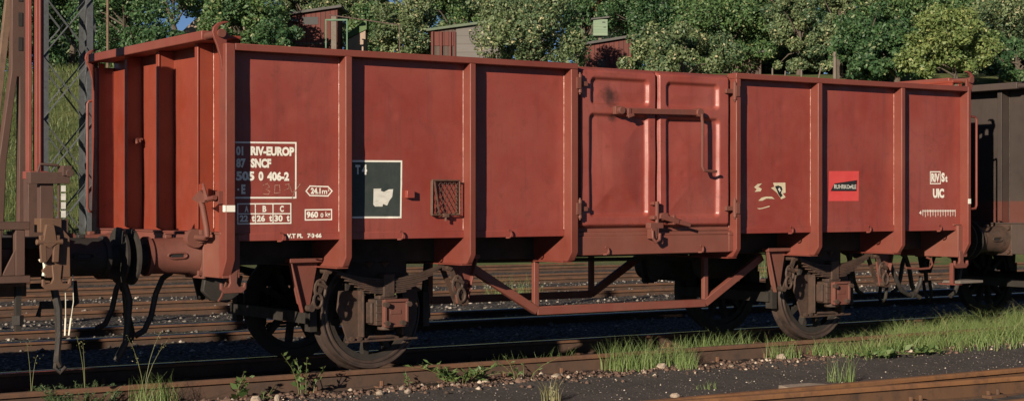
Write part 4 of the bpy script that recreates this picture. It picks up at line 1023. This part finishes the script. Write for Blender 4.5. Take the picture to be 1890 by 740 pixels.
o = L_(); o.bar((-.28,-.05,1.7),(-.05,-.05,1.25), .03, .03); o.build('stay', M['hut_dark'], t)
t = thing('pigeon_loft', 'pale green board pigeon loft on a short post', 'pigeon loft', (29.55, 39.5, 5.9)); t.rotation_euler.z = AZ
LL().box(-.27, .29, -.28, .28, 2.08, 2.72).build('box', M['hut_green'], t, smooth=False)
LL().prism([(-.36,2.70),(.36,2.78),(.36,2.84),(-.36,2.76)], 'y', -.36, .36).build('roof', M['felt'], t, smooth=False)
o = LL(); o.box(.08,.20,-.286,-.28,2.585,2.625); o.box(.13,.23,-.286,-.28,2.395,2.43); o.build('entry_hole', M['ink'], t, smooth=False)
LL().box(-.06, .06, -.06, .06, -.3, 2.08).build('post', M['wood'], t, smooth=False)
t, L_ = shed('garden_shed', 'dark brown shed half hidden by bushes, roof rising right', (35.3, 37.5, 5.9), AZ, 1.5, 1.6, 1.25, 1.55, M['hut_dark'], M['felt'])
# houses far beyond the trees
def house(label, x, y, z, wdt, dep, h, rh, wall, roof):
    t = thing('house', label, 'house', (x, y, z), 'houses beyond the trees'); t.rotation_euler.z = AZ
    LL().box(-wdt/2, wdt/2, 0, dep, -1, h).build('wall', wall, t, smooth=False)
    rf = LL().prism([(-wdt/2-.3,h+.003),(wdt/2+.3,h+.003),(0,h+rh)], 'y', -.3, dep+.3).build('roof', roof, t, smooth=False)
    LL().box(wdt*.2, wdt*.2+.5, dep*.4, dep*.4+.5, h+rh*.3, h+rh+.5).build('chimney', roof, rf, smooth=False)
    for k in (-1, 0, 1):
        LL().box(k*wdt*.3-.4, k*wdt*.3+.4, -.05, -.002, h*.35, h*.35+1.1).build('window', M['glass'], t, smooth=False)
    return t
house('cream gabled house glimpsed through the gap above the end wall', 30.2, 77.5, 8.3, 3.6, 6, 3.0, 2.0, M['plaster'], M['canvas'])
house('house with red roof glimpsed above the green pigeon loft', 45.4, 60.0, 8.0, 2.6, 5, 3.0, 1.7, M['plaster'], M['tile'])
# fence: pickets and posts along the brow
for k, (x, y, z, h, r, lab) in enumerate((
    (32.0,32.28,5.2,1.15,.035,'thin grey fence post on the brow left of the taller timber post'),
    (32.35,32.05,5.2,1.05,.03,'slim dark stake leaning beside the thin grey fence post'),
    (32.9,31.7,5.2,1.1,.035,'brown fence stake between the bushes left of the timber post'),
    (33.9,30.99,5.2,1.75,.07,'tall weathered timber post with a ragged board on top'),
    (34.72,30.4,5.2,.95,.03,'thin stake standing right of the tall timber post'),
    (35.55,29.86,5.2,1.3,.085,'broad brown wooden post before the bare earth bank'),
    (36.5,29.19,5.2,.98,.05,'short grey stump post above the wagon end beam'),
    (38.9,27.58,5.2,1.05,.04,'pale fence post near the right hand pivot hook'),
    (33.25,31.4,5.2,1.2,.03,'thin raking strut next to the brown fence stake'))):
    t = thing('fence_post', lab, 'post', (x, y, z), 'fence posts on the brow of the bank')
    lean = 0.35 if 'raking' in lab else (0.08 if 'leaning' in lab else 0.0)
    MB().tube([(x,y,z-.4),(x+lean*.5,y,z+h*.5),(x+lean,y,z+h)], [r,r*.95,r*.85], 7).build('shaft', M['wood'], t)
    if 'ragged' in lab:
        o = MB(); o.prism([(x+.07,z+.5),(x+.22,z+.6),(x+.20,z+1.2),(x+.26,z+1.35),(x+.15,z+1.6),(x+.05,z+1.55)], 'y', y-.03, y); o.build('board', M['wood'], t, smooth=False)
t = thing('utility_pole', 'thin rusty pole standing before the dark tree left of the end wall', 'pole', (11.8, 46.0, 5.4))
MB().tube([(11.8,46,5),(11.8,46,12)], .05, 8).build('shaft', M['mast_rust'], t); MB().box(11.76,11.84,45.9,46.0,8.9,9.3).build('band', M['wood'], t)
t = thing('picket_fence', 'short white picket fence under the sky gap at left', 'fence', (18.3, 51.5, 6.6)); t.rotation_euler.z = AZ
for k in range(6): LL().prism([(-.6+k*.24,0),(-.52+k*.24,0),(-.52+k*.24,1.05),(-.56+k*.24,1.15),(-.6+k*.24,1.05)], 'y', 0, .03).build('picket', M['paper'], t, smooth=False)
LL().box(-.75, .85, .031, .07, .6, .68).build('rail', M['wood'], t, smooth=False)

# ------------------------------------------------------------------ trees
def leaf_cloud(rng, centers, radii, n, size, up=0.35):
    w_ = radii**2; idx = rng.choice(len(centers), n, p=w_/w_.sum())
    d = rng.normal(size=(n,3)); d /= np.linalg.norm(d, axis=1)[:,None]
    rad = radii[idx]*(0.55+0.5*rng.random(n)**0.6)
    p = centers[idx] + d*rad[:,None]*np.array([1,1,.85])
    nr = d*.8 + rng.normal(size=(n,3))*1.0 + np.array([0,0,up]); nr /= np.linalg.norm(nr, axis=1)[:,None]
    a = np.cross(nr, rng.normal(size=(n,3))); a /= np.linalg.norm(a, axis=1)[:,None]; b = np.cross(nr, a)
    s = size*(0.55+0.8*rng.random(n))
    a *= s[:,None]; b *= (s*0.55)[:,None]
    fold = nr*(s*0.18)[:,None]
    v = np.stack([p-a, p+b*1.0-a*.1+fold, p+a, p-b-a*.1+fold], 1).reshape(-1,3)
    f = np.arange(4*n).reshape(n,4)
    lobe_t = rng.random(len(centers))
    tint = np.clip(0.42*lobe_t[idx] + 0.50*rng.random(n)**1.2, 0, .88); pk = rng.random(n) < .07; tint[pk] = .92 + .08*rng.random(pk.sum())
    return v, f, tint
def tree(name, label, x, y, zc, rx, rz, kind, seed, group, leaf=.105, n=5200, cat='tree'):
    rng = np.random.default_rng(seed); g = terr(x, y)
    t = thing(name, label, cat, (x, y, g), group)
    nl = int(26 + rx*16); d = rng.normal(size=(nl,3)); d /= np.linalg.norm(d, axis=1)[:,None]
    rr = (.30+.80*rng.random(nl)**.7)
    c = np.array([x,y,zc]) + d*rr[:,None]*np.array([rx,rx,rz])*1.0
    rad = min(rx, rz*1.15)*(.14+.24*rng.random(nl)**1.3)
    keep = c[:,2] > g+.2
    c, rad = c[keep], rad[keep]
    area = (rx*rx+2*rx*rz)/5.0
    v, f, ti = leaf_cloud(rng, c, rad, int(n*max(.35, min(1.5, area))), leaf)
    np_mesh('crown', v, f, LEAF[kind], t, tint=ti)
    o = MB(); top = zc+rz*.25; r0 = .07+.04*rx
    o.tube([(x,y,g-.2),(x+.05*rx*rng.normal(),y,g+(top-g)*.35),(x+.1*rx*rng.normal(),y+.1*rx*rng.normal(),g+(top-g)*.7),(x+.1*rng.normal(),y,top)], [r0*1.2,r0*.85,r0*.5,r0*.2], 8)
    for k in rng.choice(len(c), min(9, len(c)), replace=False):
        q = c[k]; zb = g+(top-g)*(.35+.4*rng.random()); m_ = (np.array([x,y,zb])+q)/2+np.array([0,0,.12*rx])
        o.tube([(x,y,zb), tuple(m_), tuple(q)], [r0*.34,r0*.20,r0*.08], 5)
    o.build('trunk', M['bark'], t)
    return t
T = [(14.55,51.47,8.95,1.75,1.75,0,'dark tree left of the end wall behind the thin pole'),(14.79,58.58,10.58,1.55,1.67,1,'bright green tree seen through the top of the lattice mast'),(12.58,57.67,9.17,1.39,2.09,0,'dark tree behind the stakes at the left edge'),
(15.57,48.36,7.23,1.17,0.74,0,'low dark bush behind the top beam of the end wall'),(19.72,58.84,11.83,1.99,1.24,1,'tree overhanging the sky gap above the end wall'),(16.81,45.08,8.08,1.34,1.23,1,'leafy green tree just right of the pivot hook at left'),
(23.44,62.36,11.73,1.59,1.06,1,'high crown above the leafy tree by the pivot hook'),(16.86,42.63,7.37,0.72,0.72,0,'small dark bush before the lean-to'),(26.95,59.96,11.33,1.73,0.66,2,'pale crown over the roof of the tall red shed'),
(27.95,56.85,10.88,1.61,0.83,2,'pale olive crown above the beige tent'),(24.05,44.98,8.4,1.27,1.31,2,'light leafy tree left of the open porch'),(26.04,50.89,8.91,1.08,1.19,1,'thin crowned tree with sky specks right of the tent'),
(32.23,53.92,10.95,1.94,1.04,1,'green tree over the grey shed roof'),(23.55,35.62,7.43,1.45,1.35,2,'broad olive bush between the grey shed and the pigeon loft'),(27.39,42.69,9.06,1.31,1.31,2,'olive crown standing over the broad olive bush'),
(34.73,47.36,9.36,0.69,1.35,0,'narrow dark tree left of the pigeon loft'),(41.47,56.08,12.09,1.69,1.13,1,'high crown behind the red house roof'),(34.63,42.59,9.4,1.74,1.39,0,'deep green tree right of the pigeon loft'),
(27.25,31.85,6.60,1.60,0.90,2,'wide pale olive bush behind the wagon doors'),(34.62,37.74,8.51,1.64,1.53,1,'green tree above the dark brown shed'),(39.19,44.31,10.59,1.97,0.98,1,'high green crown above the wide pale olive bush'),
(37.09,38.48,8.27,1.58,1.35,1,'green tree before the slim rusty mast'),(35.64,34.62,8.08,1.02,1.7,2,'tall olive tree right of the slim rusty mast'),(35.5,32.3,8.29,0.95,1.54,2,'tall olive tree above the timber post'),
(34.86,30.31,7.17,1.19,1.0,0,'dark bush right of the tall timber post'),(40.59,33.66,8.84,1.75,1.53,1,'large green tree behind the broad wooden post'),(34.24,28.31,6.6,1.25,0.64,0,'low dark bush above the short stump post'),
(34.34,25.82,6.79,1.26,0.97,3,'yellow green tree near the right pivot hook'),(43.33,34.21,9.51,1.58,1.35,1,'high green crown over the yellow green tree'),(41.41,29.47,8.19,1.57,1.46,2,'greyish olive tree at the right edge'),(39.46,27.16,6.63,1.1,0.76,0,'dark bush under the greyish olive tree at right edge')]
for i, (x, y, zc, rx, rz, k, lab) in enumerate(T):
    bush = 'bush' in lab
    tree('bush' if bush else 'tree', lab, x, y, zc, rx*1.17, rz*1.24, k, 100+i, 'bushes on the bank' if bush else 'trees on the bank', .072 if k != 2 else .064, n=9500, cat='bush' if bush else 'tree')
Bk = [(20.61,78.83,13.72),(23.13,77.11,12.5),(32.96,70.38,12.5),(41.03,64.86,12.5),(46.57,61.07,12.2),(49.6,59.0,12.5),(52.62,56.93,12.5),(55.65,54.86,12.81),(58.67,52.79,12.5),(61.69,50.72,12.81),(64.72,48.66,12.5),(67.49,46.76,12.2),(1.5,66.0,11.0),(6.0,70.0,11.8),(10.5,74.0,12.0),(15.0,79.0,12.6),(-4.0,64.0,11.0),(72.0,42.0,12.2)]
for i, (x, y, zc) in enumerate(Bk):
    tree('tall_tree', 'tall dark tree in the row behind the garden trees', x, y, zc-1.2, 3.4, 4.2, 4, 300+i, 'tall trees in the back row', .13, 7000)

BB = [(28.77, 48.72, 8.02), (30.54, 47.5, 8.02), (37.37, 42.84, 8.02), (38.88, 41.8, 8.02), (40.39, 40.77, 8.02), (41.91, 39.73, 8.02), (43.67, 38.53, 8.02), (45.18, 37.49, 8.02), (46.95, 36.28, 8.02), (48.46, 35.25, 8.02), (50.22, 34.04, 8.02), (51.99, 32.84, 8.02)]
for i, (x, y, zc) in enumerate(BB):
    tree('low_bush', 'low dark bush in the back row under the tall trees', x, y, zc-.9, 1.9, 1.35, 4, 500+i, 'low bushes in the back row', .11, 7000, cat='bush')

# ------------------------------------------------------------------ grass, weeds, stones
def blades(rng, pts, hts, width, lean=.45, seg=3):
    n = len(pts); ang = rng.random(n)*2*np.pi; dirs = np.stack([np.cos(ang), np.sin(ang), np.zeros(n)], 1)
    side = np.stack([-np.sin(ang), np.cos(ang), np.zeros(n)], 1)
    tw = rng.random(n)*np.pi; side = side*np.cos(tw)[:,None] + dirs*np.sin(tw)[:,None]
    ln = hts*lean*(.25+rng.random(n)); vs_ = []
    for k in range(seg+1):
        q = k/seg; c = pts + dirs*(ln*q*q)[:,None] + np.stack([np.zeros(n),np.zeros(n),hts*(q-.12*q*q)],1)
        wv = width*(1-q*.92)*(.7+.6*rng.random(1))
        vs_ += [c-side*wv*.5, c+side*wv*.5]
    V = np.stack(vs_, 1); m = 2*(seg+1); V = V.reshape(-1,3); base = np.arange(n)*m; fs = []
    for k in range(seg): fs.append(np.stack([base+2*k, base+2*k+1, base+2*k+3, base+2*k+2], 1))
    F = np.stack(fs, 1).reshape(-1,4); ti = np.repeat(np.clip(rng.normal(.45,.25,n),0,1), seg)
    return V, F, ti
def tuft(label, x, y, n, h, spread, seed, mat=None, width=.006, name='grass_tuft', cat='grass tuft', group='grass tufts by the near rail', z=-.165, lean=.45):
    rng = np.random.default_rng(seed); r = spread*np.sqrt(rng.random(n)); a = rng.random(n)*2*np.pi
    P = np.stack([x+r*np.cos(a), y+r*np.sin(a)*.7, np.full(n, z)], 1); H = h*(.45+.65*rng.random(n))
    V, F, ti = blades(rng, P, H, width, lean)
    return tag(np_mesh(name, V, F, mat or GRASS, loc=(x,y,z), tint=ti), label, cat, group)
tuft('spiky yellow green tuft before the anchor hook and hoses', -4.80, .50, 150, .30, .22, 1)
tuft('airy tuft sprouting alone from the ash near the foreground rail', 1.0, -1.36, 70, .30, .16, 2, lean=.35)
tuft('dry straw coloured tuft at the bottom edge below the truss rod', -1.95, -.95, 45, .22, .10, 3, DRYGRASS)
tuft('largest green clump overhanging the near rail below the doors', .10, .56, 420, .34, .34, 4)
tuft('green clump right of the largest clump, beside the pale stone', .62, .50, 220, .30, .22, 5)
tuft('small bright clump standing in front of the near rail', .50, .22, 110, .22, .12, 6)
tuft('thin clump behind the near rail under the right door', 1.25, .95, 180, .30, .30, 7)
tuft('thin clump at the foot of the right hand wheel', 2.05, .50, 150, .25, .22, 8)
tuft('loose clump left of the right hand wheel, behind the rail', 1.75, 1.05, 220, .32, .35, 9)
tuft('short tuft by the pale stones right of the second wheel', 2.75, .62, 130, .22, .22, 10)
tuft('sparse tuft beside the near rail, left of the largest clump', -1.15, .92, 50, .22, .22, 11)
tuft('few thin stalks beyond the rail below the truss rod', -.55, 1.0, 60, .24, .30, 12)
tuft('little tuft on the ash by the broken white slab', -.40, -1.1, 26, .10, .12, 13)
tuft('green tuft between the far tracks seen under the left truss', 2.55, 9.4, 140, .75, .30, 14, group='grass tufts between the back tracks')
tuft('feathery bush of weeds between the far tracks under the doors', 4.9, 9.6, 170, .55, .50, 15, group='grass tufts between the back tracks')
tuft('pale tuft between the far tracks right of the second wheel', 9.6, 10.2, 120, .50, .32, 16, group='grass tufts between the back tracks')
tuft('yellowish tuft between the far tracks below the right end', 13.6, 13.0, 130, .60, .40, 17, group='grass tufts between the back tracks')
# grass strip on the right: nobody could count it
rng = np.random.default_rng(77)
N = 22000; gx = 2.5 + rng.random(N)**.85*11; gy = rng.normal(.78, .36, N); 
dens = np.array([mnoise.noise(Vector((a*1.6, b*2.5, 4))) for a, b in zip(gx, gy)]); keep = (dens + .35 + .12*(gx-3) > 0) & (gy > -.12) & (gy < 1.9) & ~((np.abs(gy-.70) < .06))
gx, gy = gx[keep], gy[keep]; P = np.stack([gx, gy, np.full(len(gx), -.165)], 1)
H = (.14+.20*rng.random(len(gx)))*np.clip(.62+.16*(gx-2.5), .5, 1.2)
V, F, ti = blades(rng, P, H, .0080, .7)
struct(np_mesh('grass', V, F, GRASS, tint=ti), 'stuff')
sel = rng.random(len(P)) < .13; V, F, ti = blades(rng, P[sel]+np.array([.012,.01,0]), H[sel]*1.25, .006, 1.0)
struct(np_mesh('dry_grass', V, F, DRYGRASS, tint=ti), 'stuff')
# grass on the bank
N = 42000; gx = -4+rng.random(N)*30; gy = 24.5+rng.random(N)**1.1*26; zz = np.array([ground_z(a,b) for a,b in zip(gx,gy)]); keep = zz > .05
P = np.stack([gx,gy,zz],1)[keep]; V, F, ti = blades(rng, P, .16+.26*rng.random(len(P)), .024, .6, 2)
struct(np_mesh('bank_grass', V, F, BANKGRASS, tint=ti), 'stuff')

def leaf_at(V, F, T_, rng, p, d, size, wfac=.42):
    d = d/np.linalg.norm(d); s = np.cross(d, rng.normal(size=3)); s /= np.linalg.norm(s); n = np.cross(d, s)
    o = len(V)*1; base = len(V)
    V += [p, p+d*size*.45+s*size*wfac*.5+n*size*.06, p+d*size-n*size*.08, p+d*size*.45-s*size*wfac*.5+n*size*.06]; F.append([base,base+1,base+2,base+3]); T_.append(float(np.clip(rng.normal(.5,.25),0,1)))
def weed(label, x, y, stems, h, leaf, seed, mat, spread=.08, droop=.0, per=9, wfac=.42, name='weed', group='weeds by the near rail', z=-.165, lean=.25):
    rng = np.random.default_rng(seed); V = []; F = []; T_ = []
    t = thing(name, label, 'weed', (x,y,z), group); st = MB()
    for k in range(stems):
        a = rng.random()*6.28; b = np.array([x+spread*.5*np.cos(a), y+spread*.4*np.sin(a), z]); hh = h*(.6+.5*rng.random()); ln = hh*lean*(.3+rng.random())
        dx = np.cos(a)*ln; dy = np.sin(a)*ln
        pts = [b + np.array([dx*q*q*2, dy*q*q*2, hh*(q-droop*q*q)]) for q in (0,.33,.66,1)]
        st.tube([tuple(q) for q in pts], [.004,.0035,.0025,.001], 5)
        for j in range(per):
            q = .15+.85*(j+rng.random())/per; i0 = min(2, int(q*3)); fr = q*3-i0; p_ = pts[i0]*(1-fr)+pts[i0+1]*fr
            th = rng.random()*6.28; d = np.array([np.cos(th), np.sin(th), .55+.4*rng.normal()]); leaf_at(V, F, T_, rng, p_, d, leaf*(.6+.7*rng.random())*(1.1-.5*q), wfac)
    np_mesh('leaves', np.array(V), np.array(F), mat, t, tint=np.array(T_)); st.build('stem', DRYGRASS, t, smooth=False)
    bpy.data.objects[t.name]
    return t
weed('leafy weed with broad leaves before the near rail, below the headstock', -4.12, .47, 3, .24, .09, 21, WEED, .07, per=9, wfac=.6)
weed('tiny pale weed among the stones left of the first wheel', -3.92, .28, 2, .12, .05, 22, WEED, .04)
weed('tall leafy weed standing before the rail left of the first wheel', -3.45, .50, 5, .36, .075, 23, WEED, .14, per=10, wfac=.5)
weed('bushy spreading weed right of the first wheel', -1.90, .50, 16, .26, .09, 24, WEED, .26, .35, per=13, wfac=.3, lean=.8)
weed('upright stalky weed below the left end of the truss rod', -1.30, .38, 5, .24, .06, 25, WEED, .16, per=8, wfac=.3, lean=.5)
weed('small weed at the foot of the rail just right of the first wheel', -2.40, .55, 2, .14, .05, 26, WEED, .05)
weed('low broad leaved weed in front of the grass strip', 3.05, .15, 12, .12, .11, 27, WEED, .30, .5, per=8, wfac=.45, lean=1.2)
weed('low broad leaved weed farther right along the grass strip', 3.55, .20, 12, .12, .11, 28, WEED, .34, .5, per=8, wfac=.45, lean=1.2)
weed('feathery blue green weed at the bottom left corner', -5.32, .74, 120, .21, .036, 29, BLUEWEED, .50, .2, per=44, wfac=.16, lean=.28)
def seed_grass(label, x, y, tops, seed):
    rng = np.random.default_rng(seed); t = thing('seeding_grass', label, 'grass', (x,y,-.165), 'tall seeding grass at the left')
    o = MB(); V = []; F = []; T_ = []
    for tx, tz in tops:
        pts = [(x+(tx-x)*q*q, y, -.165+(tz+.165)*q*(1.15-.15*q)) for q in np.linspace(0,1,6)]
        o.tube(pts, [.0035,.003,.0026,.002,.0016,.001], 5)
        for k in range(15):
            q = .80+.22*rng.random(); p_ = np.array([x+(tx-x)*q*q, y, -.165+(tz+.165)*q*(1.15-.15*q)])+rng.normal(size=3)*np.array([.02,.02,.012]); leaf_at(V,F,T_,rng,p_, rng.normal(size=3)+np.array([.3,0,-.2]), .015, .4)
    o.build('stem', DRYGRASS, t); np_mesh('seed_head', np.array(V), np.array(F), DRYGRASS, t, tint=np.array(T_))
seed_grass('tall grass with drooping seed heads between the two hoses', -4.86, .55, [(-5.00,.40),(-4.94,.26),(-4.72,.43),(-4.66,.36)], 41)
seed_grass('tall seeding grass stalk beside the feathery weed', -5.20, .95, [(-5.28,.42),(-5.22,.34)], 42)
seed_grass('dark seeding stalks at the far left corner', -5.62, 1.0, [(-5.66,.36),(-5.58,.24)], 43)

def stone_mesh(rng, s):
    bm = bmesh.new(); bmesh.ops.create_icosphere(bm, subdivisions=2, radius=1.0)
    sx, sy, sz = s
    ph = Vector(rng.random(3)*10)
    for v in bm.verts:
        d = 1 + .35*mnoise.noise(v.co*1.3+ph) + .12*mnoise.noise(v.co*3.5+ph)
        v.co = Vector((v.co.x*d*sx, v.co.y*d*sy, v.co.z*d*sz))
    me = bpy.data.meshes.new('stone'); bm.to_mesh(me); bm.free(); return me
M['stone_pale'] = rough_metal('pale_limestone', (0.34,0.27,0.21), (0.27,0.21,0.16), (0.18,0.13,0.10), .9, .5, 20)
M['stone_brown'] = rough_metal('rust_stained_stone', (0.14,0.085,0.062), (0.19,0.115,0.085), (0.08,0.05,0.04), .9, .5, 20)
ST = [(-2.62,.30,.085,.05,.028,'stone_pale','flat pale stone before the rail right of the first wheel'),(-2.95,.12,.05,.04,.03,'stone_pale','cream pebble on the ash edge below the first wheel'),(-2.70,.08,.055,.04,.032,'stone_pale','second cream stone below the first wheel, nearer its right side'),
(-4.05,.20,.06,.05,.05,'stone_pale','upright pale stone by the leafy weed at left'),(-3.9,.12,.035,.03,.06,'stone_pale','narrow standing stone under the tiny pale weed'),(-.98,.30,.075,.05,.038,'stone_pale','large cream stone on the ash edge below the truss rod'),
(-1.72,.36,.03,.03,.03,'stone_pale','small cream stone beside the bushy spreading weed'),(.28,.32,.075,.06,.06,'stone_pale','large cream stone at the foot of the green clumps'),(1.05,.18,.06,.035,.018,'stone_pale','thin flat cream stone right of the green clumps'),
(1.95,.42,.065,.05,.06,'stone_pale','rounded tan stone in the grass below the second wheel'),(2.72,.30,.035,.03,.025,'stone_pale','white pebble in front of the short tuft'),(2.86,.34,.03,.03,.022,'stone_pale','second white pebble, just right of the first one'),
(-1.02,-1.42,.05,.04,.03,'stone_pale','grey pebble by the foreground rail left of the slab'),(-1.5,.16,.05,.04,.04,'stone_brown','brown lump on the ash edge under the truss rod'),(-4.35,.15,.09,.06,.05,'stone_brown','dark brown lump left of the upright pale stone'),
(5.6,.0,.05,.04,.03,'stone_brown','reddish stone before the grass at the right edge'),(5.35,.06,.04,.035,.025,'stone_pale','white stone before the grass at the right edge')]
rng = np.random.default_rng(5)
for x, y, a, b, c, mt, lab in ST:
    a, b, c = a*.8, b*.8, c*.8; me = stone_mesh(rng, (a,b,c)); me.materials.append(M[mt]); o = bpy.data.objects.new('stone', me); C.objects.link(o); o.location = (x,y,-.15+c*.35); o.rotation_euler.z = rng.random()*3
    tag(o, lab, 'stone', 'single stones along the near rail')
o = MB(); o.prism([(-.10,-1.88),(.50,-1.86),(.36,-1.58),(.02,-1.56)], 'z', -.16, -.105); tag(o.build('slab', M['stone_pale'], None, bevel=.012, loc=(.2,-1.7,-.16)), 'broken white slab lying beside the foreground rail', 'slab')
# gravel: one sheet of small stones
def gravel(name, n, fx, fy, size, mats, rng):
    V = []; F = []; base = np.array([(1,0,0),(-1,0,0),(0,1,0),(0,-1,0),(0,0,1),(0,0,-1)],float)
    tri = np.array([(0,2,4),(2,1,4),(1,3,4),(3,0,4),(2,0,5),(1,2,5),(3,1,5),(0,3,5)])
    x = fx(n); y = fy(n); Vs = []; Fs = []
    for i in range(n):
        s = size*(.4+rng.random()**2*1.3); v = base*(s*np.array([1,.8,.65]))*(.7+.6*rng.random((6,1))); a = rng.random()*6.28; ca, sa = np.cos(a), np.sin(a)
        v = v@np.array([[ca,-sa,0],[sa,ca,0],[0,0,1]]); v += np.array([x[i],y[i],ground_z(x[i],y[i])+s*.25]); Vs.append(v); Fs.append(tri+6*i)
    return struct(np_mesh(name, np.concatenate(Vs), np.concatenate(Fs), mats), 'stuff')
def gmat(name, a, b, c):
    k = NT(name); wn = k.n('ShaderNodeObjectInfo'); g_ = k.n('ShaderNodeNewGeometry'); 
    col = k.mix(g_.outputs['Random Per Island'], a, b); col = k.mix(k.ramp(g_.outputs['Random Per Island'], .90, .93), col, c); return k.done(col, .9)
gravel('gravel', 3600, lambda n: -6+rng.random(n)*14, lambda n: .30+rng.normal(size=n)*.15, .020, gmat('rusty_gravel', (.045,.028,.021), (.17,.10,.072), (.46,.38,.30)), rng)
gravel('ash_grit', 4200, lambda n: -6+rng.random(n)*14, lambda n: -2.2+rng.random(n)*2.5, .008, gmat('ash_grit', (.05,.043,.04), (.12,.10,.09), (.45,.38,.32)), rng)
gravel('ballast', 9000, lambda n: -6+rng.random(n)*24, lambda n: 2.6+rng.random(n)**1.3*12, .025, gmat('ballast_stones', (.085,.072,.062), (.25,.215,.185), (.46,.40,.34)), rng)
gravel('shade_dark_ballast', 1800, lambda n: -6+rng.random(n)*16, lambda n: .85+rng.random(n)*1.3, .028, gmat('shade_dark_ballast', (.014,.013,.013), (.035,.032,.031), (.09,.085,.08)), rng)  # near-black stones carry the same painted shade between the rails

# fixed subdivision of labour: nothing here is hidden from the camera or the light
scene.cycles.max_bounces = 6
